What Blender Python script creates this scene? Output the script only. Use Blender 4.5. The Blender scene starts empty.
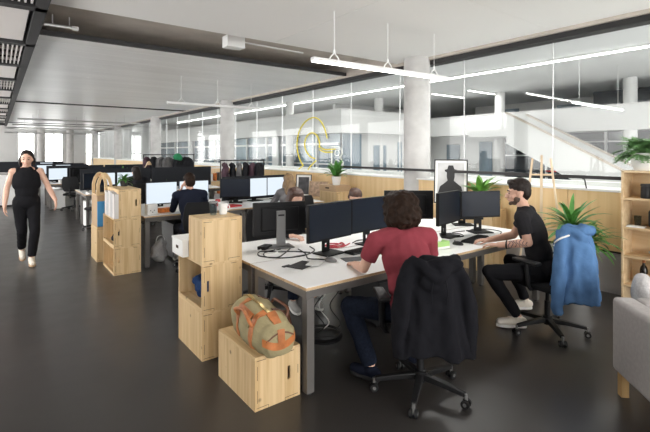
import bpy, bmesh, math, random
from mathutils import Vector, Matrix, noise, Euler
R = math.radians
PI = math.pi
rnd = random.Random(11)
scene = bpy.context.scene
COL = scene.collection

# ------------------------------------------------------------------ materials
def _new(name):
    m = bpy.data.materials.new(name); m.use_nodes = True
    nt = m.node_tree
    return m, nt, nt.nodes['Principled BSDF']

def mat(name, col, rough=.5, metal=0.0, noise_amt=0.0, noise_scale=8.0, bump=0.0, bump_scale=60.0, spec=.5, trans=0.0, emis=None, estr=0.0, stretch=(1, 1, 1)):
    m, nt, b = _new(name)
    b.inputs['Base Color'].default_value = (*col, 1)
    b.inputs['Roughness'].default_value = rough
    b.inputs['Metallic'].default_value = metal
    b.inputs['Specular IOR Level'].default_value = spec
    if trans: b.inputs['Transmission Weight'].default_value = trans
    if emis:
        b.inputs['Emission Color'].default_value = (*emis, 1); b.inputs['Emission Strength'].default_value = estr
    N, L = nt.nodes, nt.links
    if noise_amt or bump:
        tc = N.new('ShaderNodeTexCoord'); mp = N.new('ShaderNodeMapping'); mp.inputs['Scale'].default_value = stretch
        L.new(tc.outputs['Object'], mp.inputs['Vector'])
    if noise_amt:
        n = N.new('ShaderNodeTexNoise'); n.inputs['Scale'].default_value = noise_scale; n.inputs['Detail'].default_value = 5
        L.new(mp.outputs['Vector'], n.inputs['Vector'])
        r = N.new('ShaderNodeValToRGB')
        r.color_ramp.elements[0].position = .3; r.color_ramp.elements[1].position = .7
        r.color_ramp.elements[0].color = (*[max(0, c*(1-noise_amt)) for c in col], 1)
        r.color_ramp.elements[1].color = (*[min(1, c*(1+noise_amt)) for c in col], 1)
        L.new(n.outputs['Fac'], r.inputs['Fac']); L.new(r.outputs['Color'], b.inputs['Base Color'])
    if bump:
        n2 = N.new('ShaderNodeTexNoise'); n2.inputs['Scale'].default_value = bump_scale; n2.inputs['Detail'].default_value = 4
        L.new(mp.outputs['Vector'], n2.inputs['Vector'])
        bp = N.new('ShaderNodeBump'); bp.inputs['Strength'].default_value = bump; bp.inputs['Distance'].default_value = .01
        L.new(n2.outputs['Fac'], bp.inputs['Height']); L.new(bp.outputs['Normal'], b.inputs['Normal'])
    return m

def wood(name, light, dark, grain='z', scale=1.0, knots=True, rough=.55):
    """softwood / ply: streaks along one axis, with small knots"""
    m, nt, b = _new(name); N, L = nt.nodes, nt.links
    b.inputs['Roughness'].default_value = rough
    tc = N.new('ShaderNodeTexCoord'); oi = N.new('ShaderNodeObjectInfo')
    add = N.new('ShaderNodeVectorMath'); add.operation = 'ADD'
    mul = N.new('ShaderNodeMath'); mul.operation = 'MULTIPLY'; mul.inputs[1].default_value = 37.0
    L.new(oi.outputs['Random'], mul.inputs[0]); L.new(tc.outputs['Object'], add.inputs[0]); L.new(mul.outputs[0], add.inputs[1])
    mp = N.new('ShaderNodeMapping')
    s = {'z': (26, 26, 1.3), 'x': (1.3, 26, 26), 'y': (26, 1.3, 26)}[grain]
    mp.inputs['Scale'].default_value = [v*scale for v in s]
    L.new(add.outputs[0], mp.inputs['Vector'])
    n = N.new('ShaderNodeTexNoise'); n.inputs['Scale'].default_value = 1.0; n.inputs['Detail'].default_value = 4; n.inputs['Distortion'].default_value = .4
    L.new(mp.outputs['Vector'], n.inputs['Vector'])
    r = N.new('ShaderNodeValToRGB'); r.color_ramp.elements[0].position = .33; r.color_ramp.elements[1].position = .62
    r.color_ramp.elements[0].color = (*dark, 1); r.color_ramp.elements[1].color = (*light, 1)
    L.new(n.outputs['Fac'], r.inputs['Fac'])
    out = r.outputs['Color']
    if knots:
        v = N.new('ShaderNodeTexVoronoi'); v.inputs['Scale'].default_value = 6.5; v.inputs['Randomness'].default_value = 1
        L.new(add.outputs[0], v.inputs['Vector'])
        kr = N.new('ShaderNodeValToRGB'); kr.color_ramp.elements[0].position = .05; kr.color_ramp.elements[1].position = .12
        kr.color_ramp.elements[0].color = (1, 1, 1, 1); kr.color_ramp.elements[1].color = (0, 0, 0, 1)
        L.new(v.outputs['Distance'], kr.inputs['Fac'])
        mx = N.new('ShaderNodeMix'); mx.data_type = 'RGBA'
        L.new(kr.outputs['Color'], mx.inputs['Factor']); L.new(out, mx.inputs[6]); mx.inputs[7].default_value = (*[c*.42 for c in dark], 1)
        out = mx.outputs[2]
    L.new(out, b.inputs['Base Color'])
    return m

def glass(name, tint=(1, 1, 1), gloss=.07):
    m = bpy.data.materials.new(name); m.use_nodes = True; nt = m.node_tree; N, L = nt.nodes, nt.links
    N.clear(); o = N.new('ShaderNodeOutputMaterial')
    t = N.new('ShaderNodeBsdfTransparent'); t.inputs['Color'].default_value = (*tint, 1)
    g = N.new('ShaderNodeBsdfGlossy'); g.inputs['Roughness'].default_value = .03
    lw = N.new('ShaderNodeLayerWeight'); lw.inputs['Blend'].default_value = .5
    pw = N.new('ShaderNodeMath'); pw.operation = 'POWER'; pw.inputs[1].default_value = 5.0; L.new(lw.outputs['Facing'], pw.inputs[0])
    fr = N.new('ShaderNodeMath'); fr.operation = 'MULTIPLY_ADD'; fr.inputs[1].default_value = .6; fr.inputs[2].default_value = .025; L.new(pw.outputs[0], fr.inputs[0])
    mx = N.new('ShaderNodeMixShader'); L.new(fr.outputs[0], mx.inputs[0]); L.new(t.outputs[0], mx.inputs[1]); L.new(g.outputs[0], mx.inputs[2])
    L.new(mx.outputs[0], o.inputs['Surface'])
    return m

def emit(name, col, s):
    m = bpy.data.materials.new(name); m.use_nodes = True; nt = m.node_tree; N, L = nt.nodes, nt.links
    N.clear(); o = N.new('ShaderNodeOutputMaterial'); e = N.new('ShaderNodeEmission')
    e.inputs['Color'].default_value = (*col, 1); e.inputs['Strength'].default_value = s
    L.new(e.outputs[0], o.inputs['Surface']); return m

def floor_mat():
    m, nt, b = _new('dark polished floor'); N, L = nt.nodes, nt.links
    tc = N.new('ShaderNodeTexCoord')
    n = N.new('ShaderNodeTexNoise'); n.inputs['Scale'].default_value = .9; n.inputs['Detail'].default_value = 8
    L.new(tc.outputs['Object'], n.inputs['Vector'])
    r = N.new('ShaderNodeValToRGB'); r.color_ramp.elements[0].position = .3; r.color_ramp.elements[1].position = .7
    r.color_ramp.elements[0].color = (.034, .0305, .029, 1); r.color_ramp.elements[1].color = (.048, .044, .042, 1)
    L.new(n.outputs['Fac'], r.inputs['Fac']); L.new(r.outputs['Color'], b.inputs['Base Color'])
    n2 = N.new('ShaderNodeTexNoise'); n2.inputs['Scale'].default_value = 4; n2.inputs['Detail'].default_value = 6
    L.new(tc.outputs['Object'], n2.inputs['Vector'])
    mr = N.new('ShaderNodeMapRange'); mr.inputs['To Min'].default_value = .24; mr.inputs['To Max'].default_value = .38
    L.new(n2.outputs['Fac'], mr.inputs['Value']); L.new(mr.outputs[0], b.inputs['Roughness'])
    b.inputs['Specular IOR Level'].default_value = .5
    return m

M = dict(
    floor=floor_mat(),
    ceil_white=mat('white plasterboard', (.88, .87, .85), .85, bump=.05, bump_scale=3),
    slab=mat('grey brown concrete slab', (.52, .47, .42), .9, noise_amt=.12, noise_scale=2.2),
    dark_metal=mat('dark grey metal', (.035, .034, .035), .5, spec=0.25),
    grey_frame=mat('grey steel frame', (.17, .16, .15), .42, .4),
    panel_grey=mat('grey acoustic panel', (.66, .63, .61), .8),
    concrete=mat('fair faced concrete', (.52, .51, .50), .8, noise_amt=.10, noise_scale=5, bump=.12, bump_scale=14),
    white=mat('white paint', (.80, .80, .79), .6),
    white_wall=mat('white atrium plaster', (.55, .55, .545), .8, noise_amt=.03, noise_scale=1.5),
    grey_ceiling=mat('pale grey ceiling', (.72, .73, .73), .7),
    grey_base=mat('grey cupboard front', (.40, .385, .38), .5),
    laminate=mat('white laminate', (.86, .86, .85), .35),
    ply=wood('warm birch plywood', (.80, .58, .31), (.72, .495, .24), 'z', .5, False, .45),
    ply_edge=wood('plywood edge', (.60, .42, .25), (.42, .28, .16), 'x', 1, False),
    pine=wood('pale spruce board', (.70, .515, .285), (.56, .375, .18), 'z', 1.0, True),
    pine_y=wood('pale spruce board lying', (.70, .515, .285), (.57, .385, .19), 'y', 1.0, True),
    shelf_wood=wood('plywood shelf board', (.76, .58, .36), (.64, .45, .25), 'y', .6, False),
    pale_wood=wood('pale beech stick', (.78, .63, .44), (.66, .50, .33), 'z', 1, False),
    slot=mat('dark joint gap', (.06, .04, .025), .9),
    black_plastic=mat('black plastic', (.016, .016, .017), .42, spec=0.25),
    black_mesh=mat('black chair fabric', (.018, .018, .019), .85, bump=.2, bump_scale=220, spec=0.15),
    screen=mat('switched off screen', (.011, .016, .027), .30, spec=0.2),
    bezel=mat('black monitor casing', (.008, .008, .009), .5, spec=0.18),
    stand_grey=mat('silver grey stand', (.20, .20, .20), .4, .3),
    lit=mat('lit screen', (.02, .02, .02), .3, emis=(.80, .90, 1.0), estr=.58),
    paper=mat('white paper', (.82, .82, .80), .8),
    black_card=mat('black cover', (.02, .02, .022), .5),
    red=mat('red plastic', (.50, .03, .035), .45),
    orange=mat('orange packet', (.75, .23, .05), .6, noise_amt=.3, noise_scale=30),
    green=mat('green carton', (.36, .60, .20), .6),
    blue=mat('sky blue cover', (.06, .30, .60), .6),
    navy_cloth=mat('navy cloth', (.018, .045, .13), .9, bump=.4, bump_scale=30, spec=0.1),
    glasswall=glass('clear pane', (.97, .985, .98)),
    facade=mat('blue grey glazing', (.17, .22, .26), .12, spec=.7, noise_amt=.45, noise_scale=1.1, stretch=(1, 1, .25)),
    facade_dark=mat('dark glazing', (.030, .037, .046), .10, spec=.8, noise_amt=.5, noise_scale=.9),
    led=emit('lit lamp diffuser', (1, .985, .95), 9.0),
    alu=mat('brushed aluminium', (.62, .62, .62), .35, .7),
    leaf=mat('green leaf', (.075, .235, .045), .45, noise_amt=.35, noise_scale=14),
    leaf_light=mat('fresh green leaf', (.13, .30, .05), .45, noise_amt=.35, noise_scale=14),
    fern=mat('fern frond', (.15, .31, .11), .55, noise_amt=.4, noise_scale=18),
    soil=mat('potting soil', (.03, .02, .014), .95),
    trunk=mat('plant stem', (.16, .10, .06), .85, noise_amt=.3, noise_scale=30),
    skin=mat('fair skin', (.66, .40, .295), .5, noise_amt=.05, noise_scale=20),
    skin2=mat('light skin', (.60, .355, .26), .5, noise_amt=.05, noise_scale=20),
    hair_brown=mat('brown hair', (.021, .0115, .0075), .6, noise_amt=.45, noise_scale=45, bump=.4, bump_scale=90, spec=0.12),
    hair_dark=mat('dark hair', (.016, .010, .008), .5, noise_amt=.4, noise_scale=45, bump=.5, bump_scale=90, spec=0.25),
    hair_red=mat('auburn hair', (.055, .022, .013), .5, noise_amt=.4, noise_scale=45, bump=.5, bump_scale=90),
    hair_blond=mat('dark blond hair', (.20, .125, .06), .5, noise_amt=.4, noise_scale=45, bump=.5, bump_scale=90, stretch=(1, 1, .2)),
    tee_red=mat('wine red jersey', (.255, .047, .062), .9, noise_amt=.08, noise_scale=12, bump=.15, bump_scale=35, spec=0.12),
    tee_black=mat('charcoal jersey', (.020, .019, .021), .9, bump=.15, bump_scale=35, spec=0.1),
    navy=mat('navy jersey', (.013, .016, .029), .9, spec=0.1),
    jeans=mat('dark blue denim', (.010, .0135, .024), .9, noise_amt=.3, noise_scale=60, spec=0.1),
    black_denim=mat('black denim', (.012, .012, .014), .85, bump=.2, bump_scale=30, spec=0.1),
    hoodie=mat('black sweatshirt fabric', (.010, .010, .0125), .95, bump=.25, bump_scale=40, spec=0.1),
    hoodie_blue=mat('blue sweatshirt fabric', (.085, .175, .34), .95, noise_amt=.14, noise_scale=9, bump=.3, bump_scale=40, spec=0.1),
    sneaker=mat('off white shoe', (.72, .67, .58), .7),
    sneaker_grey=mat('grey shoe', (.36, .35, .33), .75),
    sole=mat('white rubber sole', (.75, .74, .71), .6),
    beard=mat('short brown beard', (.075, .045, .03), .7, noise_amt=.5, noise_scale=120),
    unlit=mat('unlit lamp diffuser', (.72, .72, .70), .5),
    coping=mat('beige coping', (.42, .36, .30), .7),
    eye=mat('dark eye', (.02, .013, .01), .2),
    lip=mat('lips', (.42, .16, .14), .45),
    ink=mat('tattoo ink', (.07, .06, .08), .7),
    canvas=mat('olive khaki canvas', (.32, .27, .145), .9, noise_amt=.22, noise_scale=7, bump=.3, bump_scale=60),
    leather=mat('tan leather', (.46, .155, .045), .5, noise_amt=.25, noise_scale=16),
    leather_dark=mat('dark brown leather', (.14, .055, .03), .5),
    brass=mat('brass zip', (.50, .37, .16), .35, .8),
    upholstery=mat('grey upholstery', (.40, .375, .365), .95, noise_amt=.07, noise_scale=40, bump=.35, bump_scale=220),
    cushion=mat('heather grey cushion', (.50, .49, .49), .95, noise_amt=.15, noise_scale=80, bump=.4, bump_scale=160),
    oak=wood('oak leg', (.56, .36, .15), (.45, .28, .11), 'z', 1, False),
    pot_white=mat('white ceramic', (.80, .80, .78), .4),
    cable_black=mat('black cable', (.012, .012, .013), .5),
    cable_white=mat('white cable', (.70, .70, .68), .5),
    cable_red=mat('red cable', (.50, .04, .06), .5),
    clear=glass('tumbler glass', (.72, .76, .77)),
    neon_yellow=mat('yellow tube', (.72, .60, .02), .45),
    neon_white=mat('white tube', (.85, .87, .82), .45),
    picture_dark=mat('dark print', (.05, .05, .055), .5, noise_amt=.7, noise_scale=9),
    picture_grey=mat('grey print ground', (.45, .45, .45), .6, noise_amt=.2, noise_scale=4),
    picture_sepia=mat('sepia print', (.42, .29, .20), .6, noise_amt=.55, noise_scale=14),
    figure_ink=mat('printed black figure', (.015, .015, .016), .6),
    coat_dark=mat('dark coat', (.022, .022, .026), .9, noise_amt=.3, noise_scale=8, spec=0.1),
    coat_plum=mat('plum coat', (.085, .05, .065), .9, noise_amt=.3, noise_scale=8, spec=0.1),
    coat_grey=mat('grey coat', (.16, .155, .16), .9, noise_amt=.3, noise_scale=8),
    coat_green=mat('green cap', (.02, .22, .09), .9),
    divider=mat('charcoal felt', (.030, .032, .037), .95, spec=0.1),
    bottle=mat('dark bottle glass', (.02, .014, .008), .12),
    tan=mat('tan card', (.50, .34, .20), .7),
    rust=mat('terracotta board', (.36, .19, .13), .7),
    sky_win=emit('bright daylight behind far windows', (.90, .96, 1.0), 1.35),
    stripe=mat('white tape', (.85, .85, .83), .7),
)

def metal_ceiling():
    m, nt, b = _new('silver plank ceiling'); N, L = nt.nodes, nt.links
    b.inputs['Metallic'].default_value = .18; b.inputs['Roughness'].default_value = .36
    tc = N.new('ShaderNodeTexCoord'); mp = N.new('ShaderNodeMapping'); mp.inputs['Scale'].default_value = (.35, 2.2, 1)
    L.new(tc.outputs['Object'], mp.inputs['Vector'])
    n = N.new('ShaderNodeTexNoise'); n.inputs['Scale'].default_value = 1; n.inputs['Detail'].default_value = 3
    L.new(mp.outputs['Vector'], n.inputs['Vector'])
    r = N.new('ShaderNodeValToRGB'); r.color_ramp.elements[0].position = .3; r.color_ramp.elements[1].position = .7
    r.color_ramp.elements[0].color = (.80, .80, .795, 1); r.color_ramp.elements[1].color = (.88, .88, .875, 1)
    L.new(n.outputs['Fac'], r.inputs['Fac']); L.new(r.outputs['Color'], b.inputs['Base Color'])
    return m
M['metal_ceiling'] = metal_ceiling()

# ------------------------------------------------------------------ mesh building
class MB:
    """collects shapes into one bmesh; .M is a matrix laid on everything added"""
    def __init__(s): s.bm = bmesh.new(); s.M = Matrix.Identity(4); s.mi = 0
    def _v(s, p): return s.bm.verts.new(s.M @ Vector(p))
    def _f(s, vs):
        try: f = s.bm.faces.new(vs)
        except ValueError: return None
        f.material_index = s.mi; return f
    def box(s, x0, x1, y0, y1, z0, z1, rz=0, c=None):
        if rz:
            c = c or ((x0+x1)/2, (y0+y1)/2); ca, sa = math.cos(rz), math.sin(rz)
            q = lambda x, y, z: (c[0]+(x-c[0])*ca-(y-c[1])*sa, c[1]+(x-c[0])*sa+(y-c[1])*ca, z)
        else: q = lambda x, y, z: (x, y, z)
        v = [s._v(q(x, y, z)) for z in (z0, z1) for x, y in ((x0, y0), (x1, y0), (x1, y1), (x0, y1))]
        for f in ((3, 2, 1, 0), (4, 5, 6, 7), (0, 1, 5, 4), (1, 2, 6, 5), (2, 3, 7, 6), (3, 0, 4, 7)): s._f([v[i] for i in f])
        return s
    def ring(s, c, ax, r, n, ry=None, up=None):
        ax = Vector(ax).normalized(); u = Vector(up) if up else (Vector((0, 0, 1)) if abs(ax.z) < .9 else Vector((1, 0, 0)))
        a = ax.cross(u).normalized(); b = a.cross(ax)
        return [s._v(Vector(c)+a*(r*math.cos(2*PI*i/n))+b*((ry or r)*math.sin(2*PI*i/n))) for i in range(n)]
    def skin(s, rings, cap=True):
        n = len(rings[0])
        for a, b in zip(rings, rings[1:]):
            for i in range(n): s._f((a[i], a[(i+1) % n], b[(i+1) % n], b[i]))
        if cap: s._f(rings[0][::-1]); s._f(rings[-1])
        return s
    def cone(s, p0, p1, r0, r1, n=12):
        ax = Vector(p1)-Vector(p0); return s.skin([s.ring(p0, ax, r0, n), s.ring(p1, ax, r1, n)])
    def tube(s, pts, r, n=6, cap=True):
        pts = [Vector(p) for p in pts]; rs = []; up = None
        for i, p in enumerate(pts):
            t = pts[min(i+1, len(pts)-1)]-pts[max(i-1, 0)]
            if t.length < 1e-9: t = Vector((0, 0, 1))
            t.normalize()
            if up is None: up = Vector((0, 0, 1)) if abs(t.z) < .9 else Vector((1, 0, 0))
            up = (up-t*up.dot(t))
            if up.length < 1e-4: up = Vector((1, 0, 0))-t*t.x
            up.normalize()
            rs.append(s.ring(p, t, r[i] if isinstance(r, (list, tuple)) else r, n, up=up))
        return s.skin(rs, cap)
    def lathe(s, prof, c=(0, 0, 0), n=24):
        rs = []
        for r, z in prof:
            rs.append([s._v((c[0]+max(r, .0004)*math.cos(2*PI*i/n), c[1]+max(r, .0004)*math.sin(2*PI*i/n), c[2]+z)) for i in range(n)])
        return s.skin(rs, True)
    def ell(s, c, r, Q=None, u=16, v=10):
        c = Vector(c); Q = Q or Matrix.Identity(3)
        top = s._v(c+Q @ Vector((0, 0, r[2]))); bot = s._v(c-Q @ Vector((0, 0, r[2]))); rs = []
        for j in range(1, v):
            t = PI*j/v
            rs.append([s._v(c+Q @ Vector((r[0]*math.sin(t)*math.cos(2*PI*i/u), r[1]*math.sin(t)*math.sin(2*PI*i/u), r[2]*math.cos(t)))) for i in range(u)])
        for a, b in zip(rs, rs[1:]):
            for i in range(u): s._f((a[i], b[i], b[(i+1) % u], a[(i+1) % u]))
        for i in range(u):
            s._f((top, rs[0][i], rs[0][(i+1) % u])); s._f((bot, rs[-1][(i+1) % u], rs[-1][i]))
        return s
    def cap(s, p0, p1, r0, r1, n=12):
        """capsule that tapers"""
        s.cone(p0, p1, r0, r1, n); s.ell(p0, (r0,)*3, None, n, 8); s.ell(p1, (r1,)*3, None, n, 8); return s
    def prism(s, pts, axis, a, b):
        def P(u, v, w): return {'x': (w, u, v), 'y': (u, w, v), 'z': (u, v, w)}[axis]
        lo = [s._v(P(u, v, a)) for u, v in pts]; hi = [s._v(P(u, v, b)) for u, v in pts]; n = len(pts)
        s._f(lo[::-1]); s._f(hi)
        for i in range(n): s._f((lo[i], lo[(i+1) % n], hi[(i+1) % n], hi[i]))
        return s
    def quad(s, a, b, c, d): s._f([s._v(p) for p in (a, b, c, d)]); return s
    def mesh(s, name, smooth=None):
        bmesh.ops.recalc_face_normals(s.bm, faces=s.bm.faces)
        me = bpy.data.meshes.new(name); s.bm.to_mesh(me); s.bm.free()
        if smooth is not None:
            me.polygons.foreach_set('use_smooth', [True]*len(me.polygons)); me.set_sharp_from_angle(angle=R(smooth))
        return me
    def build(s, name, m, parent=None, loc=None, rz=0, smooth=None, bevel=0, seg=2, sub=0):
        o = bpy.data.objects.new(name, s.mesh(name, smooth)); COL.objects.link(o)
        for k in (m if isinstance(m, (list, tuple)) else [m]): o.data.materials.append(M[k] if isinstance(k, str) else k)
        if parent: o.parent = parent
        if loc: o.location = loc
        if rz: o.rotation_euler.z = rz
        if bevel:
            b = o.modifiers.new('edge', 'BEVEL'); b.width = bevel; b.segments = seg; b.limit_method = 'ANGLE'; b.angle_limit = R(40)
        if sub:
            u = o.modifiers.new('sub', 'SUBSURF'); u.levels = sub; u.render_levels = sub
        return o

def tag(o, label=None, cat=None, group=None, kind=None):
    if label: o['label'] = label
    if cat: o['category'] = cat
    if group: o['group'] = group
    if kind: o['kind'] = kind
    return o
def thing(name, label, cat, loc=(0, 0, 0), rz=0, group=None):
    o = bpy.data.objects.new(name, None); COL.objects.link(o); o.empty_display_size = .1
    o.location = loc; o.rotation_euler.z = rz; return tag(o, label, cat, group)
def struct(name, mb, m, **k): return tag(mb.build(name, m, **k), kind='structure')
def copy_tree(o, parent=None):
    c = o.copy(); COL.objects.link(c)
    if parent: c.parent = parent
    for ch in list(o.children): copy_tree(ch, c)
    return c
def place(o, loc, rz=0, label=None, group=None):
    o.location = loc; o.rotation_euler.z = rz
    if label: o['label'] = label
    if group: o['group'] = group
    return o
def spline(pts, k=6):
    pts = [Vector(p) for p in pts]; out = []
    for i in range(len(pts)-1):
        a, b, c, d = pts[max(i-1, 0)], pts[i], pts[i+1], pts[min(i+2, len(pts)-1)]
        for j in range(k):
            t = j/k
            out.append(.5*((2*b)+(c-a)*t+(2*a-5*b+4*c-d)*t*t+(3*b-a-3*c+d)*t**3))
    return out+[pts[-1]]

def blob(mb, name, voxel, smooth_it=3, parent=None, m=None, disp=None, loc=None, flat=None):
    """melts every closed shape in mb into one continuous smooth skin (voxel remesh)"""
    me = mb.mesh('tmp'); o = bpy.data.objects.new('tmp', me); COL.objects.link(o)
    r = o.modifiers.new('r', 'REMESH'); r.mode = 'VOXEL'; r.voxel_size = voxel; r.adaptivity = 0
    dg = bpy.context.evaluated_depsgraph_get(); dg.update()
    new = bpy.data.meshes.new_from_object(o.evaluated_get(dg))
    bpy.data.objects.remove(o); bpy.data.meshes.remove(me)
    bm = bmesh.new(); bm.from_mesh(new)
    for _ in range(smooth_it): bmesh.ops.smooth_vert(bm, verts=bm.verts, factor=.5, use_axis_x=True, use_axis_y=True, use_axis_z=True)
    if disp:
        bm.normal_update()
        mv = [(v, v.normal*disp(v.co)) for v in bm.verts]
        for v, d in mv: v.co += d
    if flat is not None:
        for v in bm.verts:
            if v.co.z < flat: v.co.z = flat
    bm.to_mesh(new); bm.free(); new.name = name
    new.polygons.foreach_set('use_smooth', [True]*len(new.polygons))
    ob = bpy.data.objects.new(name, new); COL.objects.link(ob)
    new.materials.clear()
    for k in (m if isinstance(m, (list, tuple)) else [m]): new.materials.append(M[k])
    if parent: ob.parent = parent
    if loc: ob.location = loc
    return ob
def folds(amp, sx=9, sz=2.5, seed=0):
    def f(p): return amp*noise.noise(Vector((p.x*sx+seed, p.y*sx-seed, p.z*sz+seed*2)))+amp*.5*noise.noise(Vector((p.x*20, p.y*20+seed, p.z*12)))
    return f
# ------------------------------------------------------------------ camera, world
cam = bpy.data.cameras.new('camera'); co = bpy.data.objects.new('camera', cam); COL.objects.link(co)
co.location = (0, 0, 1.66); co.rotation_euler = (R(90), 0, R(-37.06))
cam.sensor_fit = 'HORIZONTAL'; cam.sensor_width = 36; cam.lens = 24.0; cam.shift_y = -64/650; cam.clip_end = 200
scene.camera = co
w = bpy.data.worlds.new('world'); scene.world = w; w.use_nodes = True
w.node_tree.nodes['Background'].inputs[0].default_value = (1.0, .985, .965, 1)
w.node_tree.nodes['Background'].inputs[1].default_value = 4.0
vs = scene.view_settings
scene.display_settings.display_device = 'sRGB'
vs.view_transform = 'Standard'; vs.look = 'None'; vs.gamma = 1; vs.use_curve_mapping = False; vs.exposure = .76

# ------------------------------------------------------------------ floor, ceilings
struct('floor', MB().box(-2.6, 6.3, -5, 38.3, -.3, 0), 'floor')
m = MB()
for x0, x1 in ((.46, 3.3), (3.304, 6.0)):
    for y0, y1 in ((-5, -.2), (-.196, 2.8), (2.804, 5.65)): m.box(x0, x1, y0, y1, 3.30, 3.40)
struct('ceiling', m, 'ceil_white')
struct('ceiling_slab', MB().box(-2.6, 6.25, -5, 38.3, 3.55, 3.95), 'slab')
m = MB()
m.box(.46, 6.0, 5.65, 5.69, 3.33, 3.55)
struct('trim_recess', m, 'slab')
for i, (y0, y1) in enumerate(((7.15, 17.0), (17.28, 29.4), (29.7, 38.2))):
    m = MB(); y = y0
    while y < y1-.01:
        e = min(y+.45, y1); m.box(.46, 5.98, y, e-.006, 3.30, 3.34); y = e
    struct('ceiling_planks', m, 'metal_ceiling')
    m = MB(); m.box(.44, 5.98, y0-.04, y0+.02, 3.285, 3.35); m.box(.44, 5.98, y1-.02, y1+.04, 3.28, 3.35)
    struct('trim_%d' % (i+1), m, 'dark_metal')
# dark line where the slab meets the atrium, with its pale upper lip
m = MB(); m.box(6.0, 6.2, -5, 38.2, 3.18, 3.285)
struct('trim_4', m, 'dark_metal')
m = MB(); m.box(5.94, 6.0, -5, 38.2, 3.255, 3.75)
struct('trim_5', m, 'slab')

# dark ceiling raft with white panels and louvres, running down the hall on the aisle side
t = thing('ceiling_raft', 'long dark framed ceiling raft holding pale panels and slatted louvres above the aisle', 'ceiling panel', (-.18, 0, 3.75))
m = MB()
for x in (-.60, -.08, .53): m.box(x-.04, x+.07, -1.2, 31, -.60, -.44)
y = -2.15
while y < 31: m.box(-.6, .6, y-.07, y+.07, -.60, -.44); y += 1.9
for y in (0, 5, 10, 15, 20, 25): m.box(-.55, -.53, y, y+.02, -.44, -.2); m.box(.5, .52, y, y+.02, -.44, -.2)
m.box(-.64, .6, -1.2, 31, -.40, -.38)
m.build('raft_frame', 'dark_metal', t)
for i in range(8):
    y = -2.1+i*3.8
    for x0, x1 in ((-.52, -.13), (.0, .48)):
        MB().box(x0+.03, x1-.03, y+.05, y+1.70, -.57, -.53).build('white_panel', 'panel_grey', t)
        m = MB()
        for k in range(9): m.box(x0+.02+k*(x1-x0)/9, x0+.038+k*(x1-x0)/9, y+1.98, y+3.62, -.58, -.50)
        for k in range(4): m.box(x0, x1, y+2.1+k*.46, y+2.14+k*.46, -.54, -.50)
        m.build('louvre', 'panel_grey', t)

# ------------------------------------------------------------------ walls
m = MB(); m.box(-2.8, -2.6, -5, 38.3, 0, .9); m.box(-2.8, -2.6, -5, 38.3, 3.15, 3.75); m.box(-2.8, -2.6, -5, 4.2, .9, 3.15)  # window openings added in this unseen wall to bring daylight into the hall
for k in range(8): m.box(-2.8, -2.6, 8.0+k*4.2, 8.4+k*4.2, .9, 3.15)
struct('wall_left', m, 'white_wall')
def backX(px):
    l = (px-325)/433.3; return 38*(.6026+.798*l)/(.798-.6026*l)
m = MB(); wins = []
segs = [(-40, 18, 'w'), (18, 34.5, 'g'), (34.5, 45, 'w'), (45, 63, 'g'), (63, 86, 'w'), (86, 95, 'g'), (95, 100, 'w'), (100, 150, 'g'), (150, 158, 'w'), (158, 215, 'g'), (215, 260, 'w')]
for a, b, k in segs:
    x0, x1 = max(-2.6, backX(a)), min(6.2, backX(b))
    if x1 <= x0: continue
    if k == 'w': m.box(x0, x1, 38, 38.2, 0, 3.75)
    else: m.box(x0, x1, 38, 38.2, 0, .5); m.box(x0, x1, 38, 38.2, 3.1, 3.75); wins.append((x0, x1))
struct('wall_back', m, 'white_wall')
wn = 0
for x0, x1 in wins:
    wn += 1; o = MB().box(x0, x1, 38.09, 38.11, .5, 3.1).build('window_%d' % wn, 'glasswall'); tag(o, kind='structure')
    m = MB(); n = max(1, round((x1-x0)/.55))
    for i in range(n+1): x = x0+(x1-x0)*i/n; m.box(x-.025, x+.025, 38.05, 38.15, .5, 3.1)
    m.box(x0, x1, 38.05, 38.15, 1.5, 1.56)
    m.build('window_frame', 'grey_frame', o)
# parapet towards the atrium: grey cupboard fronts, plywood panels, white sill
m = MB(); m.box(5.76, 6.3, -5, 38, 0, .47)
y = -4.6
struct('wall_right', m, 'grey_base')
m = MB(); y = -4.68
while y < 38: m.box(5.745, 5.77, y+.006, y+1.188, .05, .455); y += 1.2
struct('trim_cupboards', m, 'grey_base')
struct('trim_6', MB().box(5.78, 6.28, -5, 38, .47, 1.19), 'dark_metal')
m = MB(); y = -4.68
while y < 38: m.box(5.745, 5.785, y+.003, y+1.195, .50, 1.19); y += 1.2
struct('wall_plywood', m, 'ply')
m = MB(); m.box(5.72, 6.38, -5, 38, 1.19, 1.215); m.box(6.24, 6.38, -5, 38, 1.215, 1.27)
struct('window_sill', m, 'white')
# round concrete columns
for i, y in enumerate((5.12, 13.03, 20.94, 28.85, 36.76)):
    struct('column', MB().lathe([(.23, 0), (.23, 3.75)], (5.9, y, 0), 32), 'concrete', smooth=40)
struct('column', MB().lathe([(.23, 0), (.23, 3.75)], (2.42, 36.3, 0), 32), 'concrete', smooth=40)
struct('column', MB().lathe([(.23, 0), (.23, 3.75)], (4.2, 36.3, 0), 32), 'concrete', smooth=40)
# full-height clear panes on the sill
y = -1.42; seam = MB()
while y < 37.5:
    wn += 1
    tag(MB().box(6.165, 6.177, y+.004, y+1.436, 1.215, 3.2).build('window_%d' % wn, 'glasswall'), kind='structure')
    seam.box(6.160, 6.182, y-.004, y+.004, 1.215, 3.2); y += 1.44
struct('trim_7', seam, 'alu')
t = thing('handrail', 'black horizontal handrail along the plywood parapet, passing in front of the round column', 'handrail', (5.62, 4.6, 1.215))
MB().box(-.02, .02, -2.75, 2.6, .125, .165).build('rail', 'dark_metal', t)
for y in (-2.3, -.2, 2.5): MB().tube([(0, y, .13), (.07, y, .11), (.12, y, 0)], .008).build('bracket', 'dark_metal', t)

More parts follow.
